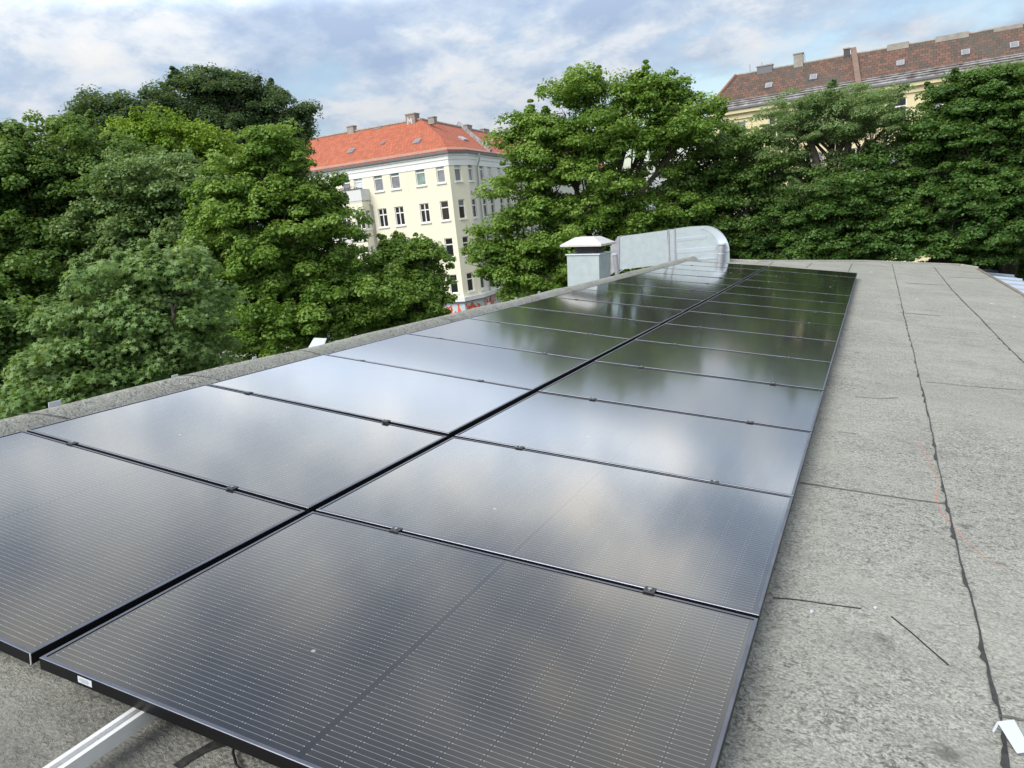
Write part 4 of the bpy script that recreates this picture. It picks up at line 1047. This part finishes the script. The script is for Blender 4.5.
tree('dense green maple at the right picture edge', [(1000, 95, 40, 26), (990, 140, 44, 40), (1030, 130, 40, 50), (1010, 195, 52, 50), (985, 228, 56, 34), (1050, 205, 50, 50), (985, 80, 22, 14), (1022, 85, 26, 18), (1018, 250, 46, 24, 3)], 30, 'deep', 26, dy=7, leaf=.13, clump=.38, per=62, flat=.45, tr=.28)
tree('dark background tree low behind the duct', [(650, 262, 70, 34), (740, 262, 50, 24), (560, 290, 50, 26)], 38, 'deep', 27, leaf=.2, clump=.6, per=50, tr=.25)
print('LEAVES', NLEAF, flush=True)

# ------------------------------------------------------------------ sky and light
SUN_EL, SUN_AZ = rad(46), rad(196)        # azimuth clockwise from +Y
w = bpy.data.worlds.new('World'); scn.world = w; w.use_nodes = True
class WG(NG):
    def __init__(s, w): s.t = w.node_tree; s.n = s.t.nodes; s.l = s.t.links
g = WG(w); bg = g.n['Background']
sky = g.new('ShaderNodeTexSky', sky_type='NISHITA'); sky.sun_disc = False; sky.sun_elevation = SUN_EL; sky.sun_rotation = SUN_AZ; sky.air_density = 1.2; sky.dust_density = 1.5
tc = g.new('ShaderNodeTexCoord').outputs['Generated']
sp = g.new('ShaderNodeSeparateXYZ'); g.l.new(tc, sp.inputs[0])
zc = g.math('MAXIMUM', sp.outputs[2], .02)
den = g.math('ADD', zc, .34)
cv = g.new('ShaderNodeCombineXYZ'); g.l.new(g.math('DIVIDE', sp.outputs[0], den), cv.inputs[0]); g.l.new(g.math('DIVIDE', sp.outputs[1], den), cv.inputs[1])
P_ = cv.outputs[0]
cover = g.noise(P_, 1.7, 7, .56, .25, w=3.2)
fine = g.noise(P_, 6.5, 8, .62, .25, w=1.4)
amount = g.math('ADD', cover, g.math('MULTIPLY', g.math('SUBTRACT', fine, .5), .35))
mask = g.ramp(amount, [(.40, (0, 0, 0)), (.54, (1, 1, 1))])
thick = g.noise(P_, 3.4, 6, .58, .3, w=8.1)
ccol = g.ramp(g.math('ADD', thick, g.math('MULTIPLY', g.math('SUBTRACT', fine, .5), .85)), [(.34, (.46, .59, .82)), (.50, (.62, .74, .91)), (.62, (.86, .92, 1.0)), (.74, (.98, .99, 1.0))])
elev = g.new('ShaderNodeValToRGB'); g.l.new(sp.outputs[2], elev.inputs[0]); cr = elev.color_ramp; cr.interpolation = 'EASE'
while len(cr.elements) > 1: cr.elements.remove(cr.elements[-1])
cr.elements[0].position = 0; cr.elements[0].color = (.19, .19, .19, 1)
for p_, v_ in ((.12, .19), (.20, .215), (.25, .245), (.30, .62), (.42, .52), (.55, .30), (.75, .27), (1., .32)):
    q_ = cr.elements.new(p_); k_ = min(max((p_-.22)/.2, 0), 1); q_.color = (v_*(1+.13*k_), v_*(1+.0*k_), v_*(1-.16*k_), 1)
hi_ = g.math('MULTIPLY', g.math('MULTIPLY', g.math('SUBTRACT', sp.outputs[2], .27), 6., clamp=True), .22)
ccol = g.mix(hi_, ccol, (.73, .81, .91))
ve = g.new('ShaderNodeVectorMath', operation='MULTIPLY'); g.l.new(ccol, ve.inputs[0]); g.l.new(elev.outputs[0], ve.inputs[1])
vm = g.new('ShaderNodeVectorMath', operation='SCALE'); g.l.new(ve.outputs[0], vm.inputs[0]); vm.inputs[3].default_value = 25.
blue = g.new('ShaderNodeVectorMath', operation='MULTIPLY'); g.l.new(sky.outputs[0], blue.inputs[0]); blue.inputs[1].default_value = (1.0, 1.0, 1.0)
fin = g.mix(g.math('MAXIMUM', mask, hi_), blue.outputs[0], vm.outputs[0])
g.l.new(fin, bg.inputs['Color']); bg.inputs['Strength'].default_value = .1
sl = bpy.data.lights.new('sun', 'SUN'); sl.energy = 2.3; sl.angle = rad(38); sl.color = (1, .95, .87)
so = bpy.data.objects.new('sun', sl); COL.objects.link(so)
dsun = Vector((math.sin(SUN_AZ)*math.cos(SUN_EL), math.cos(SUN_AZ)*math.cos(SUN_EL), math.sin(SUN_EL)))
so.rotation_euler = dsun.to_track_quat('Z', 'Y').to_euler()
scn.render.engine = 'CYCLES'
scn.view_settings.view_transform = 'Standard'; scn.view_settings.look = 'None'; scn.view_settings.exposure = .74; scn.view_settings.gamma = 1
scn.render.resolution_x = 1024; scn.render.resolution_y = 768
